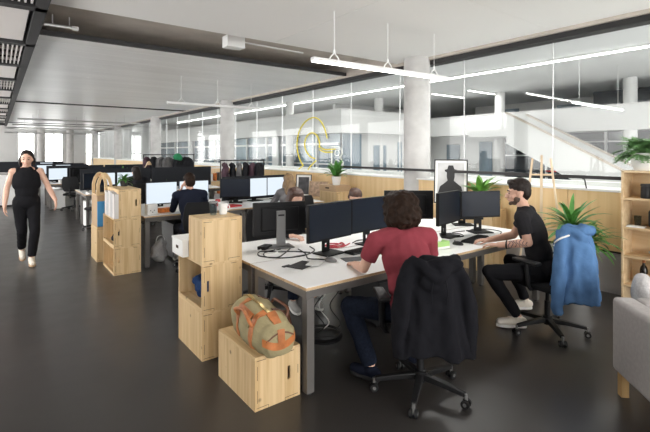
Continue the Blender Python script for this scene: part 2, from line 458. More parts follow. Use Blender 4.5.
# ------------------------------------------------------------------ atrium beyond the glass
A = 'white_wall'
struct('floor_atrium', MB().box(6.3, 30, -9, 38, -3.3, -3), 'white_wall')
m = MB(); m.box(7.7, 30, -9, 38, 4.0, 4.2); m.box(6.2, 6.5, -9, 38, 4.0, 4.2)
for k in range(13): m.box(6.5, 7.7, -9+k*3.9, -8.85+k*3.9, 4.0, 4.2)
struct('ceiling_atrium', m, 'grey_ceiling')
struct('wall_below', MB().box(6.3, 6.4, -9, 38, -3, 1.19), A)
# gallery bands (upper floor edge)
m = MB(); m.box(15.7, 16.0, -9, 13, 2.36, 3.15); m.box(16, 24, -9, 13, 2.36, 2.6)
m.box(10.6, 15.7, 13, 13.3, 2.42, 3.32); m.box(10.6, 10.9, 13.3, 38, 2.42, 3.32); m.box(10.9, 24, 13.3, 38, 2.42, 2.65)
struct('wall_gallery', m, A)
m = MB(); m.box(15.66, 16.04, -9, 12.96, 3.15, 3.18); m.box(10.56, 15.7, 12.96, 13.34, 3.32, 3.35); m.box(10.56, 10.94, 13.34, 38, 3.32, 3.35)
struct('trim_8', m, 'concrete')
# upper floor: white rooms left, dark glazing right
m = MB(); m.box(20, 20.2, 7.2, 13.4, 2.6, 4); m.box(13, 20, 16.4, 16.6, 2.65, 4)
struct('wall_upper', m, A)
m = MB(); m.box(18.6, 18.7, -9, 7.2, 2.6, 4)
struct('window_upper', m, 'facade_dark')
m = MB(); 
for y in (-6.5, -4, -1.5, 1, 3.5, 6): m.box(18.5, 18.6, y-.04, y+.04, 2.6, 4)
m.box(18.5, 18.6, -9, 7.2, 3.3, 3.34)
struct('trim_9', m, 'alu')
m = MB(); m.box(19.9, 20.0, 8.2, 9.2, 2.6, 3.75); m.box(19.9, 20, 11.0, 11.9, 2.6, 3.75); m.box(15, 15.9, 16.3, 16.4, 2.65, 3.75)
struct('door_upper', m, 'facade')
# lower floor
m = MB(); m.box(16.6, 16.8, 10.1, 13.6, -3, 2.4); m.box(12.1, 16.6, 13.5, 13.7, -3, 2.42)
m.box(15.6, 15.9, 13.1, 13.4, -3, 2.4)
struct('wall_lower', m, A)
m = MB(); m.box(11.1, 12.1, 13.5, 13.56, -3, 2.42); m.box(11.1, 11.16, 13.7, 38, -3, 2.42)
struct('window_lower', m, 'facade')
m = MB(); m.box(16.55, 16.6, -9, 10.1, -3, 2.36)
struct('window_lower_right', m, 'facade_dark')
m = MB()
for y in (15.2, 17.4, 19.6, 21.8, 24, 26.2, 28.4, 31, 34): m.box(11.0, 11.1, y-.05, y+.05, -3, 2.42)
for y in (18.5, 24.0, 30.2): m.box(10.9, 11.1, y-.3, y+.3, -3, 2.42)
m.box(11.02, 11.1, 13.7, 38, 1.95, 2.05); m.box(11.02, 11.1, 13.7, 38, 1.12, 1.18)
for y in (-6, -3, 0, 2, 4, 6, 8): m.box(16.45, 16.55, y-.03, y+.03, -3, 2.36)
m.box(16.45, 16.55, -9, 10.1, 1.5, 1.55); m.box(16.45, 16.55, -9, 10.1, 2.0, 2.04)
struct('trim_10', m, 'alu')
m = MB(); m.box(12.78, 13.5, 13.44, 13.5, -.3, 1.95); m.box(14.25, 14.5, 13.46, 13.5, 0, 2.1)
m.box(16.56, 16.6, 11.9, 12.6, -.3, 2.0); m.box(16.56, 16.6, 10.3, 10.9, -.3, 2.1)
struct('door_lower', m, 'facade')
struct('trim_11', MB().box(16.43, 16.45, 1, 8, .92, .97), 'red')
struct('wall_end', MB().box(6.4, 30, 38, 38.2, -3, 4), A)
struct('wall_far', MB().box(24, 24.2, -9, 38, -3, 4), A)
for x, y in ((15.75, 9.45), (15.9, 5.1), (13.2, 13.6), (10.8, 17.0)):
    struct('column', MB().lathe([(.19, -3), (.19, 4)], (x, y, 0), 24), 'white_wall', smooth=40)
# stair
def stair():
    t = thing('staircase', 'broad white staircase with solid balustrades descending across the atrium', 'staircase', (14.5, 2.2, -3))
    sl = 1.83/3.4
    for x in (-.6, .75):
        zt = lambda y: 3+1.15+(y-4.7)*sl
        pts = [(y-2.2, z) for y, z in ((8.1, zt(8.1)), (8.1, zt(8.1)-1.03), (-1.0, zt(-1)-1.03), (-1.0, zt(-1)))]
        MB().prism(pts, 'x', x, x+.14).build('balustrade', 'white_wall', t)
        MB().prism([(8.12-2.2, zt(8.1)+.05), (8.12-2.2, zt(8.1)), (-1.0-2.2, zt(-1)), (-1-2.2, zt(-1)+.05)], 'x', x-.02, x+.16).build('handrail', 'coping', t)
    m = MB(); n = 28
    for i in range(n):
        y = 8.1-2.2-i*.325; z = 5.45-(i+1)*.175; m.box(-.46, .75, y-.33, y, z-.2, z)
    m.build('steps', 'concrete', t)
    MB().box(-.6, 1.3, 5.9, 7.4, 5.2, 5.45).build('landing', 'white_wall', t)
stair()

# ------------------------------------------------------------------ lamps
def lamp(loc, L, label, cat='lamp', group=None, hang=0.62, rz=0, name='pendant_lamp', sling=True, w=.075, lit='led'):
    t = thing(name, label, cat, loc, rz, group)
    MB().box(-L/2, L/2, -w/2, w/2, .012, .05).build('housing', 'white', t, bevel=.004)
    MB().box(-L/2+.01, L/2-.01, -w/2+.006, w/2-.006, 0, .012).build('diffuser', lit, t)
    for s in (-.365, .01, .395) if sling else (-.4, .4):
        x = s*L
        if sling:
            m = MB(); m.tube([(x-.07, 0, .05), (x-.05, 0, .085), (x-.012, 0, .12), (x, 0, .17)], .009); m.tube([(x+.07, 0, .05), (x+.05, 0, .085), (x+.012, 0, .12), (x, 0, .17)], .009)
            m.build('hanger', 'white', t)
        MB().tube([(x, 0, .05 if not sling else .16), (x, 0, hang)], .004, 5).build('wire', 'white', t)
    return t
lamp((3.95, 3.93, 2.68), 2.25, 'lit white linear lamp hung on two forked hangers above the nearest desks', rz=R(-2.5))
lamp((3.95, 9.3, 2.68), 2.2, 'thin linear lamp hung in front of the farther round column', hang=.62, lit='unlit')
lamp((12.0, 4.5, 2.78), 2.9, 'short white lamp hung over the atrium stair', hang=1.22, sling=False)
lamp((14.6, 9.5, 3.9), 1.7, 'small ceiling lamp before the upper gallery doors, nearer one', hang=.1, sling=False, name='gallery_lamp')
lamp((14.45, 10.9, 3.9), 2.0, 'small ceiling lamp before the upper gallery doors, farther one', hang=.1, sling=False, name='gallery_lamp')
t = thing('light_strip', 'long thin line of light along the atrium ceiling', 'lamp', (11.2, 15, 3.925))
MB().box(-.06, .06, -17, 19, .02, .07).build('housing', 'white', t)
MB().box(-.05, .05, -16.9, 18.9, 0, .02).build('diffuser', 'led', t)
lp = []
def area(name, loc, sx, sy, power, rot=(0, 0, 0), col=(1, .98, .95)):
    L = bpy.data.lights.new(name, 'AREA'); L.shape = 'RECTANGLE'; L.size = sx; L.size_y = sy; L.energy = power; L.color = col
    o = bpy.data.objects.new(name, L); COL.objects.link(o); o.location = loc; o.rotation_euler = rot; return o
area('lamp_light', (3.95, 3.93, 2.672), 2.2, .07, 26, (0, 0, R(-2.5)))
area('gallery_light', (14.6, 9.5, 3.89), 1.6, .07, 22)
area('gallery_light', (14.45, 10.9, 3.89), 1.9, .07, 22)
area('stair_light', (12.0, 4.5, 2.77), 2.8, .07, 15)
area('strip_light', (11.2, 15, 3.92), .1, 35.8, 110)
# white projector box and conduit in the ceiling recess
t = thing('ceiling_projector_box', 'white projector box fixed under the ceiling recess with a thin conduit', 'box', (2.96, 6.3, 3.75))
MB().box(-.15, .15, -.1, .1, -.46, -.28).build('casing', 'white', t, bevel=.01)
MB().box(-.02, .02, -.02, .02, -.28, -.2).build('bracket', 'white', t)
MB().tube([(.15, 0, -.34), (1.35, .05, -.34)], .014).build('conduit', 'white', t)
t = thing('ceiling_pipe', 'short shiny pipe tucked along the edge of the metal ceiling', 'pipe', (.95, 7.0, 3.4))
MB().tube([(-.45, 0, 0), (-.1, 0, 0)], .024, 10).build('pipe', 'alu', t); MB().tube([(-.12, 0, 0), (-.04, 0, 0)], .032, 10).build('coupling', 'white', t)
for s in (-.35, -.15): MB().box(s-.008, s+.008, -.008, .008, .02, .15).build('hanger', 'alu', t)
# services under the far ceiling
for i, (y, x0, x1, z) in enumerate(((20.5, .6, 5.2, 2.95), (23, .5, 5.4, 2.85), (27, .3, 5.6, 2.9), (31, .3, 5.6, 2.8))):
    t = thing('service_pipe', ['slim pipe slung across the hall, nearest of the far row', 'second slim pipe slung across the far hall', 'third slim pipe slung across the far hall', 'last slim pipe slung before the end windows'][i], 'pipe', ((x0+x1)/2, y, 3.3), 0, 'service pipes across the far hall')
    h = (x1-x0)/2; MB().tube([(-h, 0, z-3.3), (h, .4, z-3.3)], .035, 8).build('pipe', 'alu', t)
    for s in (-.7, 0, .7): MB().tube([(s*h, .2+.2*s, z-3.3), (s*h, .2+.2*s, 0)], .008, 5).build('hanger', 'alu', t)
# ------------------------------------------------------------------ wooden crates
def crate(label, loc, wx, dy, h, hole='front', side='closed', shelf=False, rz=0, group='spruce box crates', name='wooden_crate', hx=.74, hz=.52):
    """local origin bottom centre; 'front' is the -y face, 'side' the -x face"""
    t = thing(name, label, 'crate', loc, rz, group); X, Y, T = wx/2, dy/2, .018
    MB().box(-X+T, X-T, -Y+T, Y, 0, T).build('bottom_panel', 'pine_y', t)
    MB().box(-X, X, -Y, Y, h-T, h).build('top_panel', 'pine_y', t, bevel=.0015)
    m = MB()
    if hole:
        hx0, hz0 = -X+hx*wx, hz*h; a, b, c, d = hx0-.011, hx0+.011, hz0-.045, hz0+.045
        for q in ((-X, a, 0, h-T), (b, X, 0, h-T), (a, b, 0, c), (a, b, d, h-T)): m.box(q[0], q[1], -Y, -Y+T, q[2], q[3])
    else: m.box(-X, X, -Y, -Y+T, 0, h-T)
    MB().box(-X, X, Y-T, Y, 0, h-T).build('back_panel', 'pine', t)
    MB().box(X-T, X, -Y+T, Y-T, 0, h-T).build('side_panel', 'pine', t)
    if side == 'closed':
        MB().box(-X, -X+T, -Y+T, Y-T, 0, h-T).build('side_panel', 'pine', t)
    else:
        MB().box(-X, -X+T, -Y+T, Y-T, 0, .03).build('front_lip', 'pine_y', t)
    s = m; s.mi = 1                                    # finger joint gaps, cut into the front face
    e = .0012
    for x0, x1, z0, z1 in ((-X+.012, -X+.10, .017, .0195), (-X+.0985, -X+.10, 0, .019), (X-.12, X-.02, .017, .0195), (X-.12, X-.1185, 0, .018),
                           (-X+.012, -X+.08, h-.027, h-.024), (X-.10, X-.05, h-.027, h-.024), (-X+.017, -X+.0195, .05, .13), (-X+.017, -X+.0195, h-.15, h-.06), (X-.0195, X-.017, h*.45, h*.62)):
        s.box(x0, x1, -Y-e, -Y+.001, z0, z1)
    s.build('front_panel', ['pine', 'slot'], t)
    return t
crate('low spruce crate under the khaki bag, beside the desk leg', (1.480, 2.757, 0), .345, .57, .345)
crate('bottom crate of the nearest tall stack, closed side', (1.462, 3.60, 0), .345, .56, .385, hole=None)
crate('middle crate of the nearest stack with an open side holding dark blue cloth', (1.462, 3.60, .385), .345, .56, .385, side='open', hx=.15)
crate('top crate of the nearest stack, under the tumbler and white cup', (1.462, 3.47, .77), .345, .30, .355, hole=None)
t = thing('white_box', 'white cardboard drawer box behind the top crate of the nearest stack', 'box', (1.405, 3.765, .77))
MB().box(-.165, .165, -.135, .135, 0, .13).build('carton', 'paper', t, bevel=.003)
MB().box(-.17, .17, -.14, .14, .13, .147).build('lid', 'paper', t, bevel=.003)
MB().box(-.1665, -.1645, -.03, .03, .06, .085).build('grip_hole', 'slot', t)
o = blob(MB().ell((0, 0, .07), (.11, .17, .075)).ell((-.04, -.1, .12), (.08, .09, .07)).ell((.02, .08, .12), (.09, .1, .06)).ell((-.06, .02, .14), (.07, .1, .05)),
     'folded_cloth', .012, 2, None, 'navy_cloth', folds(.022, 16, 14, 3), (1.455, 3.6, .415), flat=-.01)
tag(o, 'bundled dark blue cloth lying in the open crate of the nearest stack', 'cloth')
# second stack, further down the aisle
crate('bottom crate of the farther stack, open side, by second row of desks', (1.412, 6.70, 0), .345, .74, .375, side='open', hx=.18)
crate('middle crate of the farther stack with a dark bag inside', (1.412, 6.70, .375), .345, .74, .385, side='open', hx=.18)
t0 = crate('top crate of the farther stack, with pale files on its aisle side', (1.442, 6.70, .76), .285, .74, .39, hx=.78)
o = blob(MB().ell((0, 0, .05), (.10, .2, .06)).ell((0, -.1, .1), (.08, .1, .06)), 'dark_bag', .015, 2, None, 'coat_dark', folds(.02, 12, 10, 5), (1.37, 6.6, .405), flat=-.01)
tag(o, 'slumped dark bag inside the open crate of the farther stack', 'bag')
for i in range(5):
    y = 6.38+i*.13
    o = MB().box(-.0285, .0285, -.055, .055, 0, .33+.012*(i % 3)).build('file_box', 'cushion' if i % 2 else 'panel_grey', None, (1.2695, y, .762), bevel=.002)
    tag(o, ['pale grey upright file at the near end of the farther crate stack', 'second upright file beside the top crate of the farther stack', 'third upright file beside the top crate of the farther stack', 'fourth upright file beside the top crate of the farther stack', 'last upright file behind the others on the farther crate stack'][i], 'file', 'upright files on the crate stack')
# aisle shelf behind with arched carrier, blue folder
crate('reddish brown narrow crate standing in the aisle behind the farther stack', (1.30, 7.52, 0), .22, .5, .52, hole=None, name='brown_crate', group=None)
t = thing('file_column', 'pale upright board box behind the farther crates, holding the blue folder', 'box', (1.30, 7.52, .52))
MB().box(-.105, .105, -.24, .24, 0, .48).build('carton', 'tan', t, bevel=.003)
o = MB().box(-.05, .05, -.008, .008, 0, .38).build('blue_folder', 'blue', None, (1.245, 7.265, .535), bevel=.003)
tag(o, 'bright blue folder leaning on the box behind the farther crate stack', 'folder')
t = thing('arched_carrier', 'pale plywood carrier with a pointed arch handle behind the farther crates', 'carrier', (1.30, 7.5, 1.0))
outer = [(-.11, 0), (-.11, .17), (-.085, .26), (-.04, .33), (0, .345), (.04, .33), (.085, .26), (.11, .17), (.11, 0)]
inner = [(-.065, 0), (-.065, .16), (-.045, .23), (-.015, .27), (.015, .27), (.045, .23), (.065, .16), (.065, 0)]
for y in (-.19, .19): MB().prism(outer+inner[::-1], 'y', y-.012, y+.012).build('arch', 'pine', t)
MB().box(-.11, .11, -.2, .2, -.0, .02).build('base', 'pine_y', t); MB().tube([(0, -.2, .30), (0, .2, .30)], .014).build('handle_bar', 'leather', t)

# ------------------------------------------------------------------ desks
def desk(label, loc, Lx=1.6, Dy=.79, group='white desks in benches', far=False, off=0):
    t = thing('desk', label, 'desk', loc, PI if far else 0, group)   # local: near edge y=0, x from 0
    MB().box(off, Lx-.002, 0, Dy, .722, .745).build('tabletop', 'laminate', t, bevel=.0015)
    m = MB(); m.box(off-.0012, Lx-.001, -.0012, Dy, .7235, .7425); m.build('edge_band', 'ply_edge', t)
    m = MB(); m.box(.02, Lx-.02, .03, .07, .66, .72); m.box(.02, .08, .03, Dy-.02, .66, .72); m.box(Lx-.08, Lx-.02, .03, Dy-.02, .66, .72); m.box(.02, Lx-.02, Dy-.06, Dy-.02, .66, .72)
    m.build('frame', 'grey_frame', t)
    for x in (.02, Lx-.08):
        for y in (.02, Dy-.08):
            l = MB().box(x, x+.06, y, y+.06, .012, .66).build('leg', 'grey_frame', t)
            MB().lathe([(.024, 0), (.024, .014)], (x+.03, y+.03, 0), 12).build('glide', 'black_plastic', l)
    m = MB(); m.box(.2, Lx-.2, Dy-.22, Dy-.1, .60, .605); m.box(.2, Lx-.2, Dy-.22, Dy-.215, .605, .65); m.box(.2, Lx-.2, Dy-.105, Dy-.1, .605, .65)
    m.build('cable_tray', 'dark_metal', t)
    return t
proto_desk = None
def bench(x0, y0, names):
    global proto_desk
    spots = [((x0, y0, 0), 0), ((x0+1.6, y0, 0), 0), ((x0+1.6, y0+1.60, 0), PI), ((x0+3.2, y0+1.60, 0), PI)]
    for (loc, rz), nm in zip(spots, names):
        if proto_desk is None: proto_desk = d = desk(nm, loc)
        else: d = copy_tree(proto_desk)
        place(d, loc, rz, nm, 'white desks in benches')
bench(1.655, 2.40, ['nearest white desk, worked at by the person in a wine red shirt', 'white desk where the man in a black shirt with tattooed arm works',
                    'white desk facing away across the nearest row, in front of the auburn haired person', 'white desk facing away across the nearest row, opposite the man in black'])
bench(1.655, 6.44, ['second row desk with two lit screens, where a person in navy leans on one hand', 'second row desk before the blond haired person, with two lit screens',
                    'second row desk behind the two lit screens', 'second row desk behind the blond person, near the coat rack'])
bench(1.50, 10.5, ['third row desk by the aisle, with two lit screens', 'third row desk away from the aisle, behind the small felt screens', 'third row desk behind the charcoal felt screen on the aisle side', 'third row desk by the parapet behind the felt screen'])
bench(1.15, 14.55, ['fourth row desk at the aisle with a small cup', 'fourth row desk next to the aisle one', 'fourth row desk behind its dark divider by the aisle', 'fourth row desk behind its dark divider by the parapet'])
bench(1.15, 18.6, ['fifth row desk at the aisle', 'fifth row desk next to the aisle one', 'fifth row desk behind its dark divider by the aisle', 'fifth row desk behind its divider by the parapet'])
bench(.9, 23.0, ['last row desk at the aisle', 'last row desk next to the aisle one', 'last row desk behind its dark divider by the aisle', 'last row desk behind its divider by the parapet'])

# ------------------------------------------------------------------ monitors
def monitor(label, loc, rz, W=.54, H=.325, zc=.30, lit=False, stand='slim', back=False, name='monitor', group='computer monitors'):
    """local: the screen faces -y, the foot stands at the origin"""
    t = thing(name, label, 'monitor', loc, rz, group)
    b = MB().box(-W/2, W/2, -.022, .012, zc-H/2, zc+H/2).build('casing', 'bezel', t, bevel=.004)
    MB().box(-W/2+.009, W/2-.009, -.0235, -.0215, zc-H/2+.018, zc+H/2-.009).build('screen', 'lit' if lit else 'screen', t)
    m = MB(); m.box(-W*.36, W*.36, .010, .034, zc-H*.36, zc+H*.36); m.build('back_shell', 'bezel', t, bevel=.012)
    if stand == 'wide':
        MB().box(-.045, .045, .035, .055, .015, zc+.08).build('stand_column', 'stand_grey', t, bevel=.006)
        MB().box(-.03, .03, .055, .0565, zc+.03, zc+.045).build('stand_mark', 'bezel', t)
        MB().box(-.12, .12, -.08, .10, .0, .014).build('foot', 'stand_grey', t, bevel=.005)
    else:
        m = MB(); a, c = .045, .018                       # stand column with a round cable hole
        for q in ((-a, -c, .012, zc-.03), (c, a, .012, zc-.03), (-c, c, .012, .05), (-c, c, .09, zc-.03)): m.box(q[0], q[1], .04, .056, q[2], q[3])
        m.build('stand_column', 'bezel', t)
        MB().box(-.12, .12, -.09, .10, 0, .012).build('foot', 'bezel', t, bevel=.004)
    return t
Z = .745
monitor('black monitor seen from behind with a silver stand, first of the nearest row', (2.17, 3.60, Z), PI-R(14), .52, .315, .275, stand='wide')
monitor('dark screen next to the silver stand monitor, second of the nearest row', (2.385, 3.09, Z), R(9), .56, .33, .295)
monitor('dark screen behind the wine red shirted person, third of the nearest row', (2.95, 3.165, Z), R(5), .56, .33, .30)
monitor('black monitor back beside the round column, behind the curly brown hair', (3.83, 3.45, Z), PI-R(38), .57, .33, .30)
monitor('narrow bluish screen seen at a slant before the tall framed picture', (3.885, 2.94, Z), R(12), .52, .345, .315)
monitor('small dark screen in front of the man in the black shirt', (4.39, 2.88, Z), R(-25), .49, .30, .32)
monitor('low dark monitor half hidden behind the small screen at the bench end', (4.66, 3.30, Z), R(-40), .50, .30, .22)
sm = monitor('lit screen nearest the aisle on the second row of desks', (2.115, 7.20, Z), R(3), .50, .36, .25, lit=True)
def mon(label, loc, rz, lit=True, src=None):
    global sdark
    c = copy_tree(sm if lit else sdark); return place(c, loc, rz, label)
sdark = monitor('dark monitor turned aside next to the two lit screens by the coat rack', (3.42, 7.2, Z), R(-25), .52, .34, .27)
mon('lit screen in front of the person in navy leaning on one hand', (2.67, 7.25, Z), R(-4))
mon('lit screen with a pale page, left of the blond hair', (3.86, 7.28, Z), R(6))
mon('lit screen partly covered by the blond hair', (4.37, 7.34, Z), R(4))
mon('lit screen on the third row nearest the farther crates', (1.98, 11.25, Z), 0)
mon('lit screen on the third row in front of the dark haired person', (2.52, 11.25, Z), R(-4))
for i, (x, y, rz, l, nm) in enumerate((
    (1.45, 15.3, 8, True, 'lit screen on the fourth row at the aisle'), (2.05, 15.3, 0, False, 'dark monitor on the fourth row beside the lit screen'),
    (2.62, 15.3, -5, False, 'second dark monitor on the fourth row away from the aisle'), (3.2, 15.3, 4, False, 'third dark monitor on the fourth row'),
    (1.4, 19.3, 5, True, 'lit screen on the fifth row at the aisle'), (2.0, 19.3, 0, True, 'second lit screen on the fifth row'), (2.6, 19.3, 0, False, 'dark monitor on the fifth row'),
    (1.2, 23.8, 0, False, 'dark monitor on the last row at the aisle'), (1.8, 23.8, 0, True, 'lit screen on the last row'),
    (1.95, 14.9, 200, False, 'dark monitor back at the aisle end of the fourth row'), (1.75, 10.95, 20, False, 'dark monitor near the farther crates on the third row'))):
    mon(nm, (x, y, Z), R(rz), l)
# felt desk screens standing on the benches
def divider(label, loc, L, h0=.745, h=.52):
    t = thing('desk_divider', label, 'desk screen', loc, 0, 'charcoal felt desk screens')
    MB().box(-L/2, L/2, -.02, .02, .02, h).build('felt_panel', 'divider', t, bevel=.006)
    for s in (-.8, .8): MB().box(s*L/2-.02, s*L/2+.02, -.06, .06, 0, .03).build('clamp', 'grey_frame', t)
divider('charcoal felt screen on the third row behind the two lit monitors', (2.30, 11.42, Z), 1.56)
divider('charcoal felt screen on the third row beneath the hanging coats', (3.90, 11.42, Z), 1.56)
divider('dark felt screen on the fourth row by the aisle', (1.95, 15.5, Z), 1.56, h=.50)
divider('dark felt screen on the fourth row away from the aisle', (3.55, 15.5, Z), 1.56, h=.50)
divider('dark felt screen on the fifth row by the aisle', (1.95, 19.55, Z), 1.56, h=.48)
divider('dark felt screen on the last row', (1.7, 23.9, Z), 1.56, h=.48)
divider('low dark screen behind the two lit monitors by the coat rack', (4.02, 7.45, Z), 1.5, h=.46)

# ------------------------------------------------------------------ office chairs
def office_chair(label, loc, rz, base=R(0), arms=True, back_h=.42, name='office_chair', group='black swivel chairs'):
    """faces +y; base: turn of the five star foot"""
    t = thing(name, label, 'office chair', loc, rz, group)
    for k in range(5):
        a = base-rz+k*2*PI/5; d = Vector((math.cos(a), math.sin(a), 0)); n = Vector((-d.y, d.x, 0))
        m = MB(); rs = []
        for r, z, wd, h in ((.03, .115, .026, .022), (.16, .105, .022, .018), (.315, .085, .017, .013)):
            p = d*r+Vector((0, 0, z)); rs.append([m._v(p+n*wd*sx+Vector((0, 0, h*sz))) for sx, sz in ((-1, -1), (1, -1), (1, 1), (-1, 1))])
        m.skin(rs); m.build('base_leg', 'black_plastic', t, bevel=.005)
        c = d*.32; m = MB()
        for s in (-1, 1): m.cone((c.x+n.x*s*.008, c.y+n.y*s*.008, .029), (c.x+n.x*s*.028, c.y+n.y*s*.028, .029), .029, .027, 16)
        w_ = m.build('caster', 'black_plastic', t, smooth=40)
        MB().cone((c.x, c.y, .03), (c.x, c.y, .09), .011, .011, 8).cone((c.x-n.x*.0295, c.y-n.y*.0295, .029), (c.x+n.x*.0295, c.y+n.y*.0295, .029), .012, .012, 10).build('caster_hub', 'stand_grey', w_)
    MB().lathe([(.035, .075), (.042, .09), (.042, .15), (.026, .155), (.026, .29), (.018, .29), (.018, .40)], (0, 0, 0), 16).build('gas_column', 'black_plastic', t, smooth=40)
    MB().box(-.09, .09, -.13, .10, .385, .43).build('tilt_mechanism', 'black_plastic', t, bevel=.012)
    m = MB(); rs = []                                   # seat: rounded cushion with a dropped front edge
    for y, wd, zt, zb in ((-.23, .19, .475, .45), (-.20, .225, .495, .432), (0, .24, .490, .428), (.17, .235, .495, .43), (.225, .21, .482, .435), (.24, .18, .465, .45)):
        rs.append([m._v((x*wd, y, z)) for x, z in ((-1, zb+.01), (-.9, zb), (.9, zb), (1, zb+.01), (1, zt-.015), (.85, zt), (-.85, zt), (-1, zt-.015))])
    m.skin(rs); m.build('seat', 'black_mesh', t, smooth=50, bevel=.006)
    m = MB(); rs = []                                   # curved back
    for j in range(9):
        f = j/8; z = .55+f*back_h; wd = .205+.022*math.sin(PI*min(1, f*1.15)); yb = -.225-.045*math.sin(PI*f*.9)*.4-.06*f
        if j in (0, 8): wd -= .03
        row = []
        for i in range(9): u = -1+i/4; row.append((u*wd, yb+.045*(u*u)))
        rs.append([m._v((x, y, z)) for x, y in row]+[m._v((x, y-.03, z)) for x, y in row[::-1]])
    m.skin(rs); m.build('backrest', 'black_mesh', t, smooth=50)
    MB().tube([(0, -.06, .41), (0, -.22, .42), (0, -.29, .47), (0, -.295, .62)], [.03, .03, .027, .022], 8).build('back_support', 'black_plastic', t, smooth=40)
    if arms:
        for s in (-1, 1):
            a = MB().box(s*.275-.04, s*.275+.04, -.13, .13, .665, .695).build('armrest', 'black_plastic', t, bevel=.012)
            MB().tube([(s*.17, -.02, .43), (s*.25, -.02, .435), (s*.275, -.02, .47), (s*.275, 0, .67)], [.018, .018, .02, .024], 8).build('armrest_post', 'black_plastic', a, smooth=40)
    return t
office_chair('black swivel chair under the wine red shirted person, with a black sweatshirt over it', (2.34, 2.0, 0), R(-33), R(141), arms=True)
ca = office_chair('black swivel chair under the man in black, with a blue sweatshirt over it', (4.05, 1.955, 0), R(-12), R(155))
cb = office_chair('empty looking black chair on the far side of the nearest desks, seen below the tabletop', (2.5, 4.35, 0), R(168), R(20), arms=False)
def chair_copy(label, loc, rz): c = copy_tree(cb); return place(c, loc, rz, label)
chair_copy('black chair on the far side of the nearest desks, opposite the man in black', (3.85, 4.45, 0), R(185))
chair_copy('black chair of the person in navy on the second row', (2.27, 6.08, 0), R(-8))
chair_copy('black chair of the blond person on the second row', (3.9, 5.98, 0), R(-12))
chair_copy('black chair of the dark haired person on the third row', (2.5, 10.25, 0), R(0))
chair_copy('black chair at the aisle end of the third row', (1.75, 10.3, 0), R(30))
chair_copy('black chair at the fourth row by the aisle', (1.75, 14.2, 0), R(-30))
chair_copy('black chair pushed up to the fourth row away from the aisle', (3.0, 14.3, 0), R(10))
chair_copy('black chair at the fifth row', (1.9, 18.2, 0), R(20))
# ------------------------------------------------------------------ things on the nearest desks
def flat(name, label, cat, loc, rz, sx, sy, sz, m, bev=.002, group=None):
    return tag(MB().box(-sx/2, sx/2, -sy/2, sy/2, 0, sz).build(name, m, None, loc, rz, bevel=bev), label, cat, group)
def keyboard(label, loc, rz):
    t = thing('keyboard', label, 'keyboard', loc, rz)
    MB().box(-.22, .22, -.065, .065, 0, .014).build('body', 'black_plastic', t, bevel=.004)
    m = MB()
    for r in range(5):
        for k in range(15): m.box(-.212+k*.0285, -.212+k*.0285+.024, -.057+r*.0235, -.057+r*.0235+.019, .013, .021)
    m.build('keys', 'bezel', t); return t
def mouse(label, loc, rz, m='black_plastic'):
    t = thing('computer_mouse', label, 'mouse', loc, rz)
    b = MB(); b.ell((0, 0, .008), (.031, .055, .028)); o = b.build('body', m, t, smooth=60)
    for v in o.data.vertices: v.co.z = max(v.co.z, 0)
    MB().cone((-.004, .03, .033), (.004, .03, .033), .008, .008, 10).build('wheel', 'stand_grey', t)
keyboard('black keyboard at the edge of the third screen, by the wine red sleeve', (2.72, 2.985, Z), R(5))
flat('mouse_pad', 'small black pad by the hand of the wine red shirted person', 'pad', (2.43, 2.80, Z), R(-18), .21, .13, .004, 'black_card')
mouse('grey mouse on the white desk beside the black notebook', (2.22, 2.86, Z), R(30), 'stand_grey')
flat('notebook', 'black notebook lying open on the near white desk corner', 'notebook', (1.96, 2.90, Z), R(22), .22, .15, .008, 'black_card')
flat('paper_pad', 'white paper pad lying over the black notebook', 'paper', (2.06, 2.865, Z+.0082), R(36), .16, .11, .004, 'paper', .001)
flat('phone', 'small dark phone near the left end of the near desk', 'phone', (1.84, 2.95, Z), R(10), .075, .03, .008, 'black_card')
t = thing('tissue_box', 'green carton of tissues behind the wine red shoulder', 'tissue box', (3.33, 2.66, Z), R(-8))
MB().box(-.125, .125, -.06, .06, 0, .065).build('carton', 'green', t, bevel=.003)
MB().box(-.126, .126, -.061, .061, .0, .02).build('carton_base', 'paper', t, bevel=.003)
blob(MB().ell((0, 0, .07), (.07, .03, .03)).ell((.03, .01, .1), (.04, .02, .04)).ell((-.04, 0, .09), (.04, .02, .03)), 'tissue', .008, 1, t, 'paper', folds(.02, 40, 30, 2))
keyboard('black keyboard under the hands of the man in black', (3.97, 2.66, Z), R(12))
mouse('black mouse in front of the tattooed hand', (3.62, 2.62, Z), R(20))
def cable(name, label, pts, m='cable_black', r=.0055, group='loose cables on the near desks'):
    o = MB().tube(spline(pts, 6), r, 6).build(name, m, None, smooth=60); return tag(o, label, 'cable', group)
z = Z+.0045
cable('cable', 'black cable looping out in front of the silver stand', [(2.12, 3.50, z), (1.93, 3.46, z), (1.86, 3.3, z), (1.98, 3.18, z), (2.16, 3.16, z), (2.34, 3.26, z), (2.4, 3.42, z)])
cable('cable', 'black cable curling left of the silver stand', [(2.20, 3.46, z), (2.05, 3.32, z), (1.92, 3.24, z), (1.83, 3.38, z), (1.92, 3.52, z), (2.03, 3.42, z), (2.16, 3.34, z), (2.26, 3.22, z)])
cable('cable', 'black cable running below the second screen to the mouse', [(2.25, 3.4, z), (2.2, 3.2, z), (2.12, 3.05, z), (2.17, 2.98, z), (2.21, 2.92, z)])
cable('cable', 'thin pale cable tangled around the silver stand', [(2.0, 3.6, z), (1.92, 3.56, z), (1.86, 3.45, z), (1.95, 3.39, z), (2.07, 3.44, z), (2.02, 3.55, z)], 'cable_white')
cable('cable', 'red cable curling between the second and third screens', [(2.48, 3.3, z), (2.58, 3.22, z), (2.72, 3.28, z), (2.66, 3.4, z), (2.54, 3.36, z), (2.62, 3.22, z), (2.80, 3.3, z)], 'cable_red', .006)
